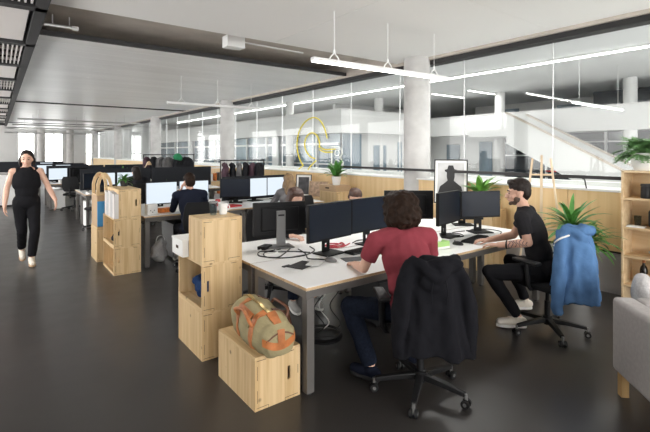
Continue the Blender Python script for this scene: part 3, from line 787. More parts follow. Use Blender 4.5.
cable('cable', 'second red cable bunched under the third screen', [(2.52, 3.36, z), (2.66, 3.33, z), (2.76, 3.38, z), (2.70, 3.27, z), (2.56, 3.3, z)], 'cable_red', .006)
cable('cable', 'black cable arching behind the third screen foot', [(2.84, 3.3, z), (2.98, 3.36, z), (3.1, 3.26, z), (3.2, 3.06, z), (3.12, 2.96, z)])
cable('cable', 'black cable in a wave below the slanted bluish screen', [(3.55, 2.95, z), (3.68, 3.06, z), (3.82, 3.1, z), (4.0, 3.06, z), (4.1, 2.95, z), (4.02, 2.84, z), (3.9, 2.86, z)])
cable('cable', 'second black cable crossing under the slanted bluish screen', [(3.6, 3.05, z), (3.78, 2.90, z), (3.95, 2.96, z), (4.12, 3.04, z), (4.3, 3.02, z)])
cable('cable', 'black cable swinging beside the small dark screen', [(4.36, 3.0, z), (4.5, 3.02, z), (4.62, 2.9, z), (4.6, 2.75, z), (4.48, 2.68, z)])
flat('dock', 'small black box among the cables behind the silver stand', 'box', (2.02, 3.62, Z), R(30), .14, .08, .03, 'black_plastic')
flat('paper_sheet', 'loose white sheets among the cables by the slanted screen', 'paper', (3.66, 3.2, Z), R(20), .30, .21, .004, 'paper', .001)
flat('book', 'low black book standing before the third screen base', 'book', (3.18, 3.20, Z), R(-6), .24, .1, .03, 'black_card')
# under the near desks: hanging cables over a round floor plate
for i, (x, y) in enumerate(((2.28, 3.08), (2.36, 3.12), (2.20, 3.14), (2.44, 3.06))):
    cable('hanging_cable', ['white cable hanging under the near desk, leftmost strand', 'white cable hanging under the near desk toward the chair', 'black cable hanging slack under the near desk', 'black cable coiling to the floor plate under the near desk'][(2, 1, 0, 3)[i]] ,
          [(x, y, .62), (x+.03, y-.03, .45), (x-.05, y+.03, .28), (x+.04, y, .12), (x+.02*i, y+.05, .045)], 'cable_white' if i in (1, 2) else 'cable_black', .005, 'cables hanging under the near desks')
t = thing('floor_plate', 'round black cable plate on the floor under the near desk', 'cable plate', (2.34, 3.12, 0))
MB().lathe([(.17, 0), (.17, .012), (.14, .02), (.03, .022), (.0, .022)], (0, 0, 0), 32).build('disc', 'black_plastic', t, smooth=40)
MB().tube([(.15*math.cos(a*.3), .15*math.sin(a*.3), .03+.0006*a) for a in range(40)], .006, 6).build('cable_coil', 'cable_black', t, smooth=60)
t = thing('computer_tower', 'dark computer tower under the nearest desks, behind the person in red', 'computer', (2.95, 3.15, 0))
MB().box(-.09, .09, -.2, .2, .02, .44).build('casing', 'black_plastic', t, bevel=.006); MB().box(-.08, .08, -.205, -.2, .04, .42).build('front_grille', 'dark_metal', t)
for a in (-1, 1):
    for b in (-1, 1): MB().box(a*.07-.015, a*.07+.015, b*.17-.015, b*.17+.015, 0, .02).build('foot', 'black_plastic', t)
# cups on the near crate stack
t = thing('tumbler', 'clear ribbed tumbler on the near crate stack', 'glass', (1.462, 3.51, 1.125))
MB().lathe([(.026, 0), (.036, .115), (.034, .115), (.0245, .006), (0, .006)], (0, 0, 0), 24).build('glass_body', 'clear', t, smooth=40)
MB().lathe([(.0358, .100), (.0372, .117), (.0345, .117), (.0335, .100)], (0, 0, 0), 24).build('rim', 'stand_grey', t, smooth=40)
t = thing('mug', 'white cup beside the clear tumbler on the near crate stack', 'cup', (1.546, 3.50, 1.125))
MB().lathe([(.026, 0), (.031, .004), (.041, .095), (.038, .095), (.028, .01), (0, .01)], (0, 0, 0), 24).build('cup_body', 'pot_white', t, smooth=40)
MB().lathe([(0, .078), (.0355, .078), (.0355, .082), (0, .082)], (0, 0, 0), 24).build('drink', 'soil', t)
MB().tube([(.036, .0, .075), (.058, 0, .07), (.06, 0, .04), (.034, 0, .03)], .005).build('handle', 'pot_white', t)
# ------------------------------------------------------------------ second row clutter
t = thing('carton', 'small white carton with dark dots under the first lit screen of the second row', 'box', (1.80, 6.62, Z), R(8))
MB().box(-.075, .075, -.05, .05, 0, .15).build('box', 'paper', t, bevel=.002)
for a, b in ((-.03, .06), (.025, .06), (0, .035)): MB().lathe([(.008, 0), (.008, .001)], (0, 0, 0), 12).build('dot', 'black_card', t, (a, -.0502, b)).rotation_euler = (R(90), 0, 0)
flat('snack_packet', 'orange packet lying in front of the lit screens', 'packet', (2.02, 6.72, Z), R(12), .20, .10, .07, 'orange', .02)
flat('tray', 'pale tray under the orange packet and papers', 'tray', (2.12, 6.92, Z), R(4), .34, .14, .06, 'paper', .01)
flat('red_folder', 'red folder on the second row desk by the dark monitor', 'folder', (3.12, 6.75, Z), R(16), .30, .22, .022, 'red', .004)
flat('red_cup', 'red pot at the left of the red folder', 'pot', (2.96, 6.92, Z), 0, .07, .07, .12, 'red', .012)
flat('white_cup', 'white cup on the desk next to the red pot', 'cup', (2.93, 6.75, Z), 0, .065, .065, .09, 'pot_white', .014)
t = thing('pedestal', 'grey drawer pedestal under the second row desk', 'drawer unit', (2.35, 7.0, 0))
MB().box(-.2, .2, -.28, .28, .03, .55).build('casing', 'stand_grey', t, bevel=.004)
for k in range(3): d = MB().box(-.19, .19, -.294, -.28, .045+k*.168, .20+k*.168).build('drawer', 'grey_base', t, bevel=.003); MB().box(-.05, .05, -.302, -.294, .165+k*.168, .178+k*.168).build('handle', 'dark_metal', d)
for a in (-1, 1):
    for b in (-1, 1): MB().box(a*.16-.02, a*.16+.02, b*.22-.02, b*.22+.02, 0, .03).build('caster', 'black_plastic', t)
t = thing('shopping_bag', 'crumpled pale bag on the floor under the second row desk', 'bag', (1.95, 6.75, 0))
blob(MB().ell((0, 0, .13), (.13, .09, .14)).ell((.03, 0, .26), (.09, .05, .08)), 'bag_body', .014, 2, t, 'cushion', folds(.03, 14, 12, 8), flat=0)
MB().tube(spline([(-.05, 0, .29), (-.02, 0, .38), (.06, 0, .38), (.09, 0, .28)]), .006).build('handle', 'paper', t)
t = thing('desk_lamp', 'wooden jointed lamp leaning in front of the coats on the third row', 'lamp', (2.95, 11.6, Z))
MB().lathe([(.08, 0), (.08, .02), (.02, .03)], (0, 0, 0), 20).build('base', 'black_plastic', t); MB().tube([(0, 0, .02), (-.05, 0, .3), (.12, 0, .66)], .014).build('arm', 'pale_wood', t)
MB().lathe([(.02, .1), (.07, 0), (.066, 0), (.016, .096)], (.15, 0, .58), 20).build('shade', 'tan', t)
# third and fourth row clutter on the aisle side
t = thing('white_cabinet', 'white drawer cabinet under the third row desk by the aisle', 'drawer unit', (1.72, 10.85, 0))
MB().box(-.18, .18, -.28, .28, .02, .56).build('casing', 'white', t, bevel=.004)
for k in range(3): d = MB().box(-.17, .17, -.292, -.28, .04+k*.172, .20+k*.172).build('drawer', 'white', t, bevel=.003); MB().box(-.05, .05, -.3, -.292, .17+k*.172, .18+k*.172).build('handle', 'dark_metal', d)
MB().box(-.15, .15, -.2, .2, 0, .02).build('plinth', 'dark_metal', t)
t = thing('white_cabinet', 'white drawer cabinet under the fourth row desk by the aisle', 'drawer unit', (1.40, 14.95, 0))
MB().box(-.18, .18, -.28, .28, .02, .56).build('casing', 'white', t, bevel=.004); MB().box(-.17, .17, -.292, -.28, .04, .54).build('door', 'white', t, bevel=.003); MB().box(-.15, .15, -.2, .2, 0, .02).build('plinth', 'dark_metal', t)
flat('white_cup', 'small white cup at the aisle end of the fourth row desk', 'cup', (1.45, 14.7, Z), 0, .08, .08, .11, 'pot_white', .015)
flat('paper_stack', 'stack of pale papers on the third row desk end', 'paper', (1.72, 10.66, Z), R(7), .34, .24, .03, 'paper', .003)
flat('red_box', 'small red box on the third row desk end', 'box', (1.95, 10.72, Z), R(4), .16, .12, .05, 'red', .004)
t = thing('counter', 'white counter with a grey top at the far aisle wall behind the walking woman', 'counter', (-.15, 16.6, 0))
MB().box(-.75, .6, -.4, .4, .06, .98).build('cabinet', 'white', t, bevel=.004); MB().box(-.78, .63, -.43, .43, .98, 1.02).build('worktop', 'grey_base', t, bevel=.004)
MB().box(-.72, .57, -.37, .37, 0, .06).build('plinth', 'dark_metal', t)
for k in range(3): d = MB().box(-.73+k*.44, -.31+k*.44, -.415, -.4, .1, .94).build('door', 'white', t, bevel=.003); MB().box(-.36+k*.44, -.345+k*.44, -.43, -.415, .7, .88).build('handle', 'dark_metal', d)
t = thing('low_partition', 'dark grey low partition behind the white counter', 'partition screen', (-.2, 21, 0))
MB().box(-1.6, 1.0, -.03, .03, .02, 1.28).build('felt_panel', 'divider', t, bevel=.008)
for x in (-1.5, .9): MB().box(x-.03, x+.03, -.2, .2, 0, .03).build('foot', 'dark_metal', t)
# ------------------------------------------------------------------ plywood shelf by the parapet, with its things
t = thing('open_shelf', 'open plywood shelf unit against the parapet beside the tall potted plant', 'shelf', (5.45, 1.834, 0))
L_ = 1.5; dz = (.10, .20, .515, .825, 1.14, 1.436)
for y in (0, -.76, -L_): MB().box(0, .28, y-.022, y, 0, 1.436 if y else 1.456).build('upright', 'shelf_wood', t, bevel=.002)
for z in dz[1:]: MB().box(0, .28, -L_, -.022 if z < 1.43 else 0, z, z+.022).build('shelf_board', 'shelf_wood', t, bevel=.002)
MB().box(.265, .279, -L_, -.022, .2, 1.436).build('back_board', 'shelf_wood', t)
def pot_plant(name, label, loc, pot, leaves, cat='plant'):
    t = thing(name, label, cat, loc); pot(t); leaves(t); return t
def blade(m, base, az, L, w, droop, lift, seg=6, fold=.25):
    """a long leaf with a midrib fold, bending over"""
    d = Vector((math.cos(az), math.sin(az), 0)); n = Vector((-d.y, d.x, 0)); rows = []
    p = Vector(base); ang = lift
    for i in range(seg+1):
        f = i/seg; ww = w*math.sin(PI*min(.98, (.12+.88*f)))**.7*(1 if f < .9 else .6)
        up = d*-math.sin(ang)+Vector((0, 0, math.cos(ang)))
        rows.append((m._v(p-n*ww+up*ww*fold), m._v(p), m._v(p+n*ww+up*ww*fold)))
        p = p+(d*math.cos(ang)+Vector((0, 0, math.sin(ang))))*(L/seg); ang -= droop/seg
    for a, b in zip(rows, rows[1:]): m._f((a[0], a[1], b[1], b[0])); m._f((a[1], a[2], b[2], b[1]))
def rosette(t, mname, base, n, L, w, droop, lo=.2, hi=1.45, seed=1, name='foliage'):
    r = random.Random(seed); m = MB()
    for i in range(n): blade(m, (base[0]+r.uniform(-.02, .02), base[1]+r.uniform(-.02, .02), base[2]+r.uniform(-.03, .03)), i*2.399+r.uniform(-.2, .2), L*r.uniform(.75, 1.1), w*r.uniform(.8, 1.2), droop*r.uniform(.6, 1.3), lo+(hi-lo)*(i/n))
    return m.build(name, mname, t, smooth=60)
# fern on the shelf
t = thing('fern', 'bushy green fern in a white pot on top of the plywood shelf', 'plant', (5.60, 1.665, 1.458))
MB().lathe([(.085, 0), (.115, .05), (.125, .19), (.118, .19), (.1, .03), (0, .03)], (0, 0, 0), 28).build('pot', 'pot_white', t, smooth=40)
MB().lathe([(.116, .165), (.0, .17)], (0, 0, 0), 20).build('soil', 'soil', t)
r = random.Random(4); m = MB()
for i in range(190):
    az = i*2.399; L = r.uniform(.14, .30); lift = r.uniform(.15, 1.5); d = Vector((math.cos(az), math.sin(az), 0)); p = Vector((r.uniform(-.05, .05), r.uniform(-.05, .05), .17)); ang = lift
    for k in range(9):
        q = p+(d*math.cos(ang)+Vector((0, 0, math.sin(ang))))*(L/9); n = Vector((-d.y, d.x, 0))
        if k > 0:
            w = .032*math.sin(PI*(k+1)/11)
            for s in (-1, 1):
                tip = p+n*s*w*1.3+(q-p)*1.3+Vector((0, 0, -.004)); m._f([m._v(p), m._v(tip), m._v(q)])
                tip = p+n*s*w*.8+(q-p)*1.9+Vector((0, 0, .012)); m._f([m._v(p), m._v(tip), m._v(q)])
        p = q; ang -= .15
m.build('fronds', 'fern', t)
def on_shelf(y, z): return (5.57, 1.834+y, z+.022)
x, y, z = on_shelf(-.20, 1.14)
t = thing('jar', 'dark lidded jar on the topmost inside board of the plywood shelf', 'jar', (5.55, y, z)); MB().lathe([(.045, 0), (.048, .01), (.048, .12), (.04, .13), (0, .13)], (0, 0, 0), 20).build('jar_body', 'black_plastic', t, smooth=40); MB().lathe([(.05, .13), (.05, .155), (0, .155)], (0, 0, 0), 20).build('lid', 'dark_metal', t)
flat('carton', 'small green carton beside the dark jar on the shelf', 'box', (5.55, 1.834-.34, z), 0, .1, .09, .1, 'leaf', .004)
x, y, z = on_shelf(-.31, .825)
t = thing('speaker', 'black rounded speaker on the second inside board of the shelf', 'speaker', (5.56, y, z)); MB().box(-.07, .07, -.08, .08, .01, .2).build('casing', 'black_plastic', t, bevel=.03, seg=4); MB().cone((-.071, 0, .07), (-.069, 0, .07), .045, .045, 24).build('cone', 'dark_metal', t); MB().cone((-.071, 0, .145), (-.069, 0, .145), .02, .02, 20).build('tweeter', 'dark_metal', t); MB().box(-.05, .05, -.06, .06, 0, .01).build('foot', 'black_plastic', t)
flat('paper_stack', 'flat pale papers lying near the front of the second shelf board', 'paper', (5.52, 1.834-.12, z), .1, .12, .16, .012, 'paper', .002)
x, y, z = on_shelf(-.17, .825)
t = thing('tumbler', 'clear tumbler behind the pale papers on the shelf', 'glass', (5.63, 1.834-.10, z)); MB().lathe([(.03, 0), (.035, .11), (.033, .11), (.028, .006), (0, .006)], (0, 0, 0), 20).build('glass_body', 'clear', t, smooth=40)
t = thing('bowl', 'blue grey bowl on the third inside board of the shelf', 'bowl', (5.55, 1.834-.34, .537)); MB().lathe([(.04, 0), (.05, .008), (.11, .06), (.105, .06), (.045, .014), (0, .014)], (0, 0, 0), 28).build('bowl_body', 'stand_grey', t, smooth=40); MB().lathe([(.111, .055), (.113, .063), (.104, .063), (.103, .055)], (0, 0, 0), 28).build('rim', 'paper', t, smooth=40)
def wine(label, yy, h=1.0):
    t = thing('bottle', label, 'bottle', (5.55, 1.834+yy, .222), 0, 'bottles on the lowest shelf board')
    MB().lathe([(.034, 0), (.037, .006), (.037, .17*h), (.03, .20*h), (.014, .225*h), (.0135, .28*h), (.0, .282*h)], (0, 0, 0), 20).build('bottle_body', 'bottle', t, smooth=40)
    MB().lathe([(.0375, .05), (.0378, .051), (.0378, .13), (.0375, .131)], (0, 0, 0), 20).build('paper_label', 'tan', t, smooth=40); MB().lathe([(.0145, .245*h), (.0145, .285*h), (0, .286*h)], (0, 0, 0), 16).build('capsule', 'leather', t, smooth=40)
wine('dark wine bottle on the lowest shelf board, nearest the upright', -.18); wine('dark bottle behind the armchair cushion on the lowest shelf board', -.36, .95)
# ------------------------------------------------------------------ armchair in the corner
t = thing('armchair', 'grey upholstered armchair on oak legs at the lower corner, back turned', 'armchair', (3.39, 1.20, 0), R(-45))
# local: +x to the seat side, -y along the side panel toward the camera
MB().box(0, .14, -1.25, 0, .165, .665).build('side_panel', 'upholstery', t, bevel=.03, seg=4)
MB().box(.14, .85, -.15, 0, .165, .665).build('side_panel', 'upholstery', t, bevel=.03, seg=4)
MB().box(.14, .85, -1.25, -.15, .165, .33).build('seat_base', 'upholstery', t, bevel=.02)
MB().box(.15, .86, -1.2, -.16, .33, .46).build('seat_cushion', 'upholstery', t, bevel=.04, seg=4)
for x, y in ((.03, -.07), (.75, -.07), (.03, -1.22), (.75, -1.22)): MB().box(x, x+.05, y, y+.05, 0, .165).build('leg', 'oak', t, bevel=.003)
MB().tube(spline([(.005, -1.22, .625), (.005, -.6, .628), (.005, -.02, .625)]), .005).build('piping', 'upholstery', t)
o = blob(MB().ell((0, 0, .14), (.22, .09, .15)).ell((.12, 0, .06), (.1, .08, .07)).ell((-.12, 0, .06), (.1, .08, .07)).ell((.13, 0, .22), (.08, .06, .06)).ell((-.13, 0, .22), (.08, .06, .06)), 'cushion', .014, 4, None, 'cushion', folds(.008, 10, 8, 2), (3.86, 1.12, .452), flat=0)
o.rotation_euler = (R(-8), 0, R(20)); tag(o, 'plump heather grey cushion leaning inside the armchair', 'cushion')
# ------------------------------------------------------------------ dracaena in a white pot
t = thing('potted_plant', 'tall spiky green plant in a white pot against the plywood wall', 'plant', (5.20, 2.2, 0))
MB().lathe([(.10, 0), (.13, .02), (.17, .28), (.175, .36), (.162, .36), (.13, .05), (0, .05)], (0, 0, 0), 32).build('pot', 'pot_white', t, smooth=40)
MB().lathe([(.163, .32), (0, .33)], (0, 0, 0), 24).build('soil', 'soil', t)
MB().tube([(0, 0, .32), (.01, .02, .55), (-.01, .03, .8)], [.022, .02, .016], 8).tube([(.05, -.04, .32), (.09, -.07, .5), (.1, -.1, .62)], [.016, .014, .012], 8).build('trunk', 'trunk', t, smooth=60)
rosette(t, 'leaf', (-.01, .03, .80), 46, .43, .025, 1.0, -.05, 1.4, 3); rosette(t, 'leaf', (.1, -.1, .62), 38, .38, .024, 1.1, -.1, 1.35, 5); rosette(t, 'leaf_light', (.0, .0, .68), 28, .36, .02, 1.1, -.2, .9, 6)
# ------------------------------------------------------------------ row of crates along the parapet carrying pictures and plants
def low_crate(label, loc, wx, dy, h): return crate(label, loc, wx, dy, h, hole=None, group='spruce crates along the parapet')
for y, lab in ((4.22, 'under the large framed picture'), (3.62, 'under the leafy plant behind the small dark screen')):
    low_crate('lower spruce crate at the parapet '+lab, (5.535, y, 0), .36, .58, .45); low_crate('upper spruce crate at the parapet '+lab, (5.535, y, .45), .36, .58, .42)
def picture(label, loc, rz, W, H, tilt, fm='black_card', art='fig', mat_w=.035):
    t = thing('framed_picture', label, 'picture', loc, rz); t.rotation_euler = Euler((R(tilt), 0, rz)) ; f = .018   # local: faces -y, stands on z=0
    m = MB(); m.box(-W/2, W/2, -.012, .012, 0, f); m.box(-W/2, W/2, -.012, .012, H-f, H); m.box(-W/2, -W/2+f, -.012, .012, f, H-f); m.box(W/2-f, W/2, -.012, .012, f, H-f)
    m.build('frame', fm, t, bevel=.002)
    MB().box(-W/2+f, W/2-f, -.004, .008, f, H-f).build('mount', 'paper', t)
    a, b = W/2-f-mat_w, f+mat_w
    MB().box(-a, a, -.0055, -.004, b, H-b).build('print', {'fig': 'picture_grey', 'dark': 'picture_dark', 'sepia': 'picture_sepia'}[art], t)
    if art == 'fig':                                   # dark standing bust with a hat on grey ground
        h0, hh = b, H-2*b
        P = [(-.95, 0), (-.95, .18), (-.80, .36), (-.40, .47), (-.24, .52), (-.30, .62), (-.30, .74), (-.46, .77), (-.46, .81), (-.26, .83), (-.18, .93), (.18, .93), (.26, .83), (.46, .81), (.46, .77), (.30, .74), (.30, .62), (.24, .52), (.40, .47), (.80, .36), (.95, .18), (.95, 0)]
        MB().prism([(x*a, h0+z*hh) for x, z in P], 'y', -.0065, -.0054).build('printed_figure', 'figure_ink', t)
    return t
picture('large black framed picture of a dark hatted figure beside the round column', (5.52, 4.13, .872), R(-58), .50, .68, -9)
t = thing('potted_plant', 'leafy green plant behind the small dark screen, below the rail', 'plant', (5.52, 3.62, .872))
MB().lathe([(.07, 0), (.095, .14), (.088, .14), (.06, .02), (0, .02)], (0, 0, 0), 24).build('pot', 'pot_white', t, smooth=40); MB().lathe([(.088, .12), (0, .125)], (0, 0, 0), 20).build('soil', 'soil', t)
rosette(t, 'leaf_light', (0, 0, .13), 17, .42, .045, 1.0, .5, 1.5, 8); rosette(t, 'leaf', (0, 0, .13), 12, .36, .05, 1.1, .35, 1.3, 9)
# crates, plant and small pictures farther along the parapet
for y, h, lab in ((6.85, .88, 'under the potted plant near the yellow outline figure'), (7.45, .70, 'under the sepia picture'), (8.05, .66, 'under the small black framed picture')):
    low_crate('spruce crate at the parapet '+lab, (5.45, y, 0), .40, .56, h)
t = thing('potted_plant', 'dark leaved plant in a small white pot under the white outline letter', 'plant', (5.42, 6.80, 1.0))
MB().lathe([(.07, 0), (.10, .17), (.092, .17), (.06, .02), (0, .02)], (0, 0, 0), 24).build('pot', 'pot_white', t, smooth=40); MB().lathe([(.092, .15), (0, .155)], (0, 0, 0), 20).build('soil', 'soil', t)
rosette(t, 'leaf', (0, 0, .16), 24, .40, .045, .9, .35, 1.5, 12)
t = thing('wooden_box', 'shallow wooden tray box under the white plant pot', 'box', (5.42, 6.85, .882)); MB().box(-.19, .19, -.27, .27, 0, .118).build('box_body', 'tan', t, bevel=.003); MB().box(-.195, -.19, -.06, .06, .05, .08).build('grip', 'slot', t)
picture('small black framed dark picture leaning under the yellow outline figure', (5.42, 7.98, .662), R(-50), .36, .50, -8, art='dark', mat_w=.04)
picture('small sepia picture leaning beside the white plant pot', (5.42, 7.42, .702), R(-62), .44, .34, -8, fm='tan', art='sepia', mat_w=.0)
# ------------------------------------------------------------------ easel behind the man in black
t = thing('easel', 'bare pale wooden easel behind the man in black by the plywood wall', 'easel', (5.36, 2.66, 0), R(-60))
for a, b in (((-.28, -.05, 0), (-.10, 0, 1.58)), ((.28, -.05, 0), (.10, 0, 1.58)), ((0, .30, 0), (.0, .02, 1.50))): MB().tube([a, b], .014, 6).build('leg', 'pale_wood', t)
MB().box(-.27, .27, -.05, -.02, .70, .73).build('ledge', 'pale_wood', t); MB().tube([(-.13, -.005, 1.38), (.13, -.005, 1.38)], .012, 6).build('crossbar', 'pale_wood', t); MB().box(-.012, .012, -.03, -.008, .7, 1.62).build('mast', 'pale_wood', t)
# ------------------------------------------------------------------ coats on racks
def rack(label, loc, L, h, rz=0):
    t = thing('clothes_rack', label, 'clothes rack', loc, rz)
    MB().tube([(-L/2, 0, h), (L/2, 0, h)], .014, 8).build('rail', 'dark_metal', t)
    for s in (-1, 1): MB().tube([(s*L/2, 0, .03), (s*L/2, 0, h+.02)], .014, 8).build('post', 'dark_metal', t); MB().box(s*L/2-.02, s*L/2+.02, -.25, .25, 0, .03).build('foot', 'dark_metal', t)
def coat(label, loc, rz, m, L=.75, w=.22, seed=0, group=None):
    """hanging coat: shoulders, hollow body, two sleeves, hanger hook; origin at the rail"""
    t = thing('coat', label, 'coat', loc, rz, group); k = seed
    b = MB().cap((-.06, 0, -.1), (-w+.03, 0, -.16), .05, .06).cap((.06, 0, -.1), (w-.03, 0, -.16), .05, .06).ell((0, 0, -.35), (w, .075, .26)).ell((0, 0, -L*.72), (w*1.02, .09, L*.3))
    b.cap((-w+.02, 0, -.16), (-w-.05, .02, -.62), .055, .042).cap((w-.02, 0, -.16), (w+.05, .02, -.62), .055, .042).ell((0, .02, -.09), (.08, .06, .05))
    blob(b, 'coat_body', .022, 2, t, m, folds(.03, 12, 3, k))
    MB().tube([(0, 0, -.07), (0, 0, -.02), (.02, 0, .0), (.018, 0, .022), (0, 0, .030), (-.016, 0, .02)], .004, 5).build('hanger_hook', 'alu', t)
rack('dark clothes rack with a row of coats by the parapet, beyond the second row', (4.75, 9.6, 0), 1.15, 1.46)
for i in range(6):
    coat(['plum coat at the aisle end of the nearer clothes rack', 'dark coat second on the nearer clothes rack', 'grey coat in the middle of the nearer clothes rack', 'dark coat right after the grey one on the nearer clothes rack', 'plum coat close to the parapet on the nearer clothes rack', 'dark coat at the parapet end of the nearer clothes rack'][i],
         (4.30+i*.18, 9.6, 1.46-.016), R(72-6*i), ('coat_plum', 'coat_dark', 'coat_grey', 'coat_dark', 'coat_plum', 'coat_dark')[i], .82, .20, i*3, 'coats on the nearer clothes rack')
rack('dark clothes rack with mixed coats behind the felt screens', (4.15, 13.3, 0), 1.5, 1.58)
for i in range(6):
    coat(['plum coat at the aisle end of the farther clothes rack', 'dark coat second on the farther clothes rack', 'grey coat third on the farther clothes rack', 'pale grey coat in the middle of the farther clothes rack', 'dark coat beside the green hat on the farther clothes rack', 'dark coat at the parapet end of the farther clothes rack'][i],
         (3.5+i*.2 + (.15 if i > 3 else 0), 13.3, 1.58-.016), R(60-9*i), ('coat_plum', 'coat_dark', 'coat_grey', 'coat_grey', 'coat_dark', 'coat_dark')[i], .75, .2, 20+i*3, 'coats on the farther clothes rack')
o = blob(MB().ell((0, 0, -.1), (.13, .12, .11)).ell((.05, -.08, -.16), (.09, .08, .05)), 'green_hat', .02, 2, None, 'coat_green', folds(.02, 12, 10, 4), (4.36, 13.2, 1.61)); tag(o, 'green hat hooked over the farther clothes rack', 'hat')
t = thing('potted_plant', 'small green plant on the felt screen row below the coats', 'plant', (3.6, 11.75, .745))
MB().lathe([(.06, 0), (.08, .13), (.07, .13), (.05, .02), (0, .02)], (0, 0, 0), 20).build('pot', 'pot_white', t, smooth=40); rosette(t, 'leaf', (0, 0, .12), 26, .42, .03, 1.0, .2, 1.5, 21)
t = thing('potted_plant', 'dark green plant on the farther crate stack', 'plant', (1.5, 6.95, 1.15))
MB().lathe([(.045, 0), (.06, .09), (.054, .09), (.04, .02), (0, .02)], (0, 0, 0), 20).build('pot', 'dark_metal', t, smooth=40); rosette(t, 'leaf', (0, 0, .08), 26, .16, .022, 1.3, .1, 1.5, 22)
t = thing('potted_plant', 'bushy plant standing on the floor beyond the third row', 'plant', (2.9, 13.6, 0))
MB().lathe([(.12, 0), (.17, .3), (.16, .3), (.1, .02), (0, .02)], (0, 0, 0), 20).build('pot', 'dark_metal', t, smooth=40); MB().tube([(0, 0, .28), (.02, 0, .9)], .02, 6).build('trunk', 'trunk', t); rosette(t, 'leaf', (.02, 0, .9), 46, .42, .04, 1.2, -.2, 1.5, 23)
# white book shelf on the far side, behind the second row
t = thing('book_shelf', 'low white open shelf with magazines near the second round column', 'shelf', (5.38, 12.2, 0))
for x in (-.45, 0, .43): MB().box(x, x+.02, -.15, .15, 0, 1.2).build('upright', 'white', t)
for z in (.05, .42, .8, 1.18): MB().box(-.45, .45, -.15, .15, z, z+.02).build('shelf_board', 'white', t)
for i in range(14):
    xx = 4.96+(i % 7)*.12+(.03 if i % 7 > 2 else 0); zz = .82 if i < 7 else .44
    flat('magazine', 'upright magazine standing in the low white shelf by the second column', 'magazine', (xx, 12.1, zz), 0, .05, .2, .2+.02*(i % 4), ('paper', 'orange', 'stand_grey', 'rust')[i % 4], .002, 'magazines in the low white shelf')

# ------------------------------------------------------------------ tube figure and letter on the glass
def rel(pts, o): return [(p[0], p[1]-o[1], p[2]-o[2]) for p in pts]
NEON_Y = [[(0.0, 8.05, 1.98), (0.0, 8.16, 2.22), (0.0, 8.35, 2.42), (0.0, 8.62, 2.50), (0.0, 8.95, 2.42), (0.0, 9.22, 2.20), (0.0, 9.33, 1.92), (0.0, 9.30, 1.65), (0.0, 9.18, 1.44), (0.0, 9.05, 1.32)],
          [(0, 9.05, 1.32), (0, 9.22, 1.24), (0, 9.32, 1.16)],
          [(0, 8.55, 1.50), (0, 8.75, 1.55), (0, 8.93, 1.70), (0, 8.98, 1.88), (0, 8.90, 2.04), (0, 8.68, 2.13), (0, 8.47, 2.06), (0, 8.36, 1.90), (0, 8.36, 1.76)],
          [(0, 8.50, 1.45), (0, 8.62, 1.38), (0, 8.80, 1.26), (0, 8.86, 1.16)],
          [(0, 8.38, 1.80), (0, 8.16, 1.72), (0, 7.75, 1.73)], [(0, 8.36, 1.72), (0, 8.16, 1.66), (0, 7.85, 1.66)]]
t = thing('outline_figure', 'large yellow outline head shape mounted on the glass partition', 'wall decoration', (6.145, 8.6, 1.9))
for k, P in enumerate(NEON_Y): MB().tube(spline(rel(P, (0, 8.6, 1.9)), 8), .016, 8).build('tube', 'neon_yellow', t, smooth=60)
MB().tube([(0, .02, .60), (0, .02, 1.28)], .003, 5).build('wire', 'alu', t)
t = thing('outline_letter', 'white double outlined rounded letter mounted on the glass beside the yellow figure', 'wall decoration', (6.145, 7.7, 1.28))
def eight(s):   # a rounded B outline seen from inside: straight back on +y, two bowls on -y
    return [(0, .20*s+.0, .25-.25*s), (0, .20*s, .25+.25*s), (0, -.06*s, .25+.25*s), (0, -.20*s, .25+.2*s), (0, -.22*s, .25+.1*s), (0, -.13*s, .25+.01*s), (0, -.24*s, .25-.1*s), (0, -.22*s, .25-.2*s), (0, -.08*s, .25-.25*s), (0, .20*s, .25-.25*s)]
for s in (1.0, .86): MB().tube(eight(s), .009, 6).build('outline', 'neon_white', t)
for c in (.36, .14): MB().tube([(0, -.02+.085*math.cos(a*PI/8), c+.065*math.sin(a*PI/8)) for a in range(17)], .008, 6, False).build('counter_ring', 'neon_white', t)
# ------------------------------------------------------------------ khaki bag on the near crate
t = thing('duffel_bag', 'khaki canvas duffel bag with tan leather trim slumped on the low crate', 'bag', (1.455, 2.705, .345)); t.scale = (.93, .95, .97)
def bag_ring(f):
    """cross section at f along y, in (x,z); slumped rounded shape"""
    pr = [(-.325, .05, .035, .075), (-.318, .105, .08, .085), (-.285, .135, .112, .10), (-.20, .15, .128, .118), (-.05, .152, .140, .132), (.10, .142, .142, .148), (.20, .115, .125, .145), (.25, .075, .085, .13), (.268, .03, .03, .12)]
    x = f*(len(pr)-1); i = min(int(x), len(pr)-2); u = x-i; return [a+(b-a)*u for a, b in zip(pr[i], pr[i+1])]
m = MB(); rs = []; NB = 40
for j in range(33):
    y, rx, rzz, zc = bag_ring(j/32); row = []
    for i in range(NB):
        a = 2*PI*i/NB; ca, sa = math.cos(a), math.sin(a); x = rx*math.copysign(abs(ca)**.85, ca); z = zc+rzz*math.copysign(abs(sa)**.8, sa)
        p = Vector((x, y, z)); q = .020*noise.noise(p*9)+.010*noise.noise(p*22); n = Vector((ca, 0, sa)); p += n*q
        if p.y > -.27: p.z = max(p.z, .004)
        else: p.z = max(p.z, -.03)
        row.append(m._v(p))
    rs.append(row)
m.skin(rs); bag_o = m.build('bag_body', 'canvas', t, smooth=70)
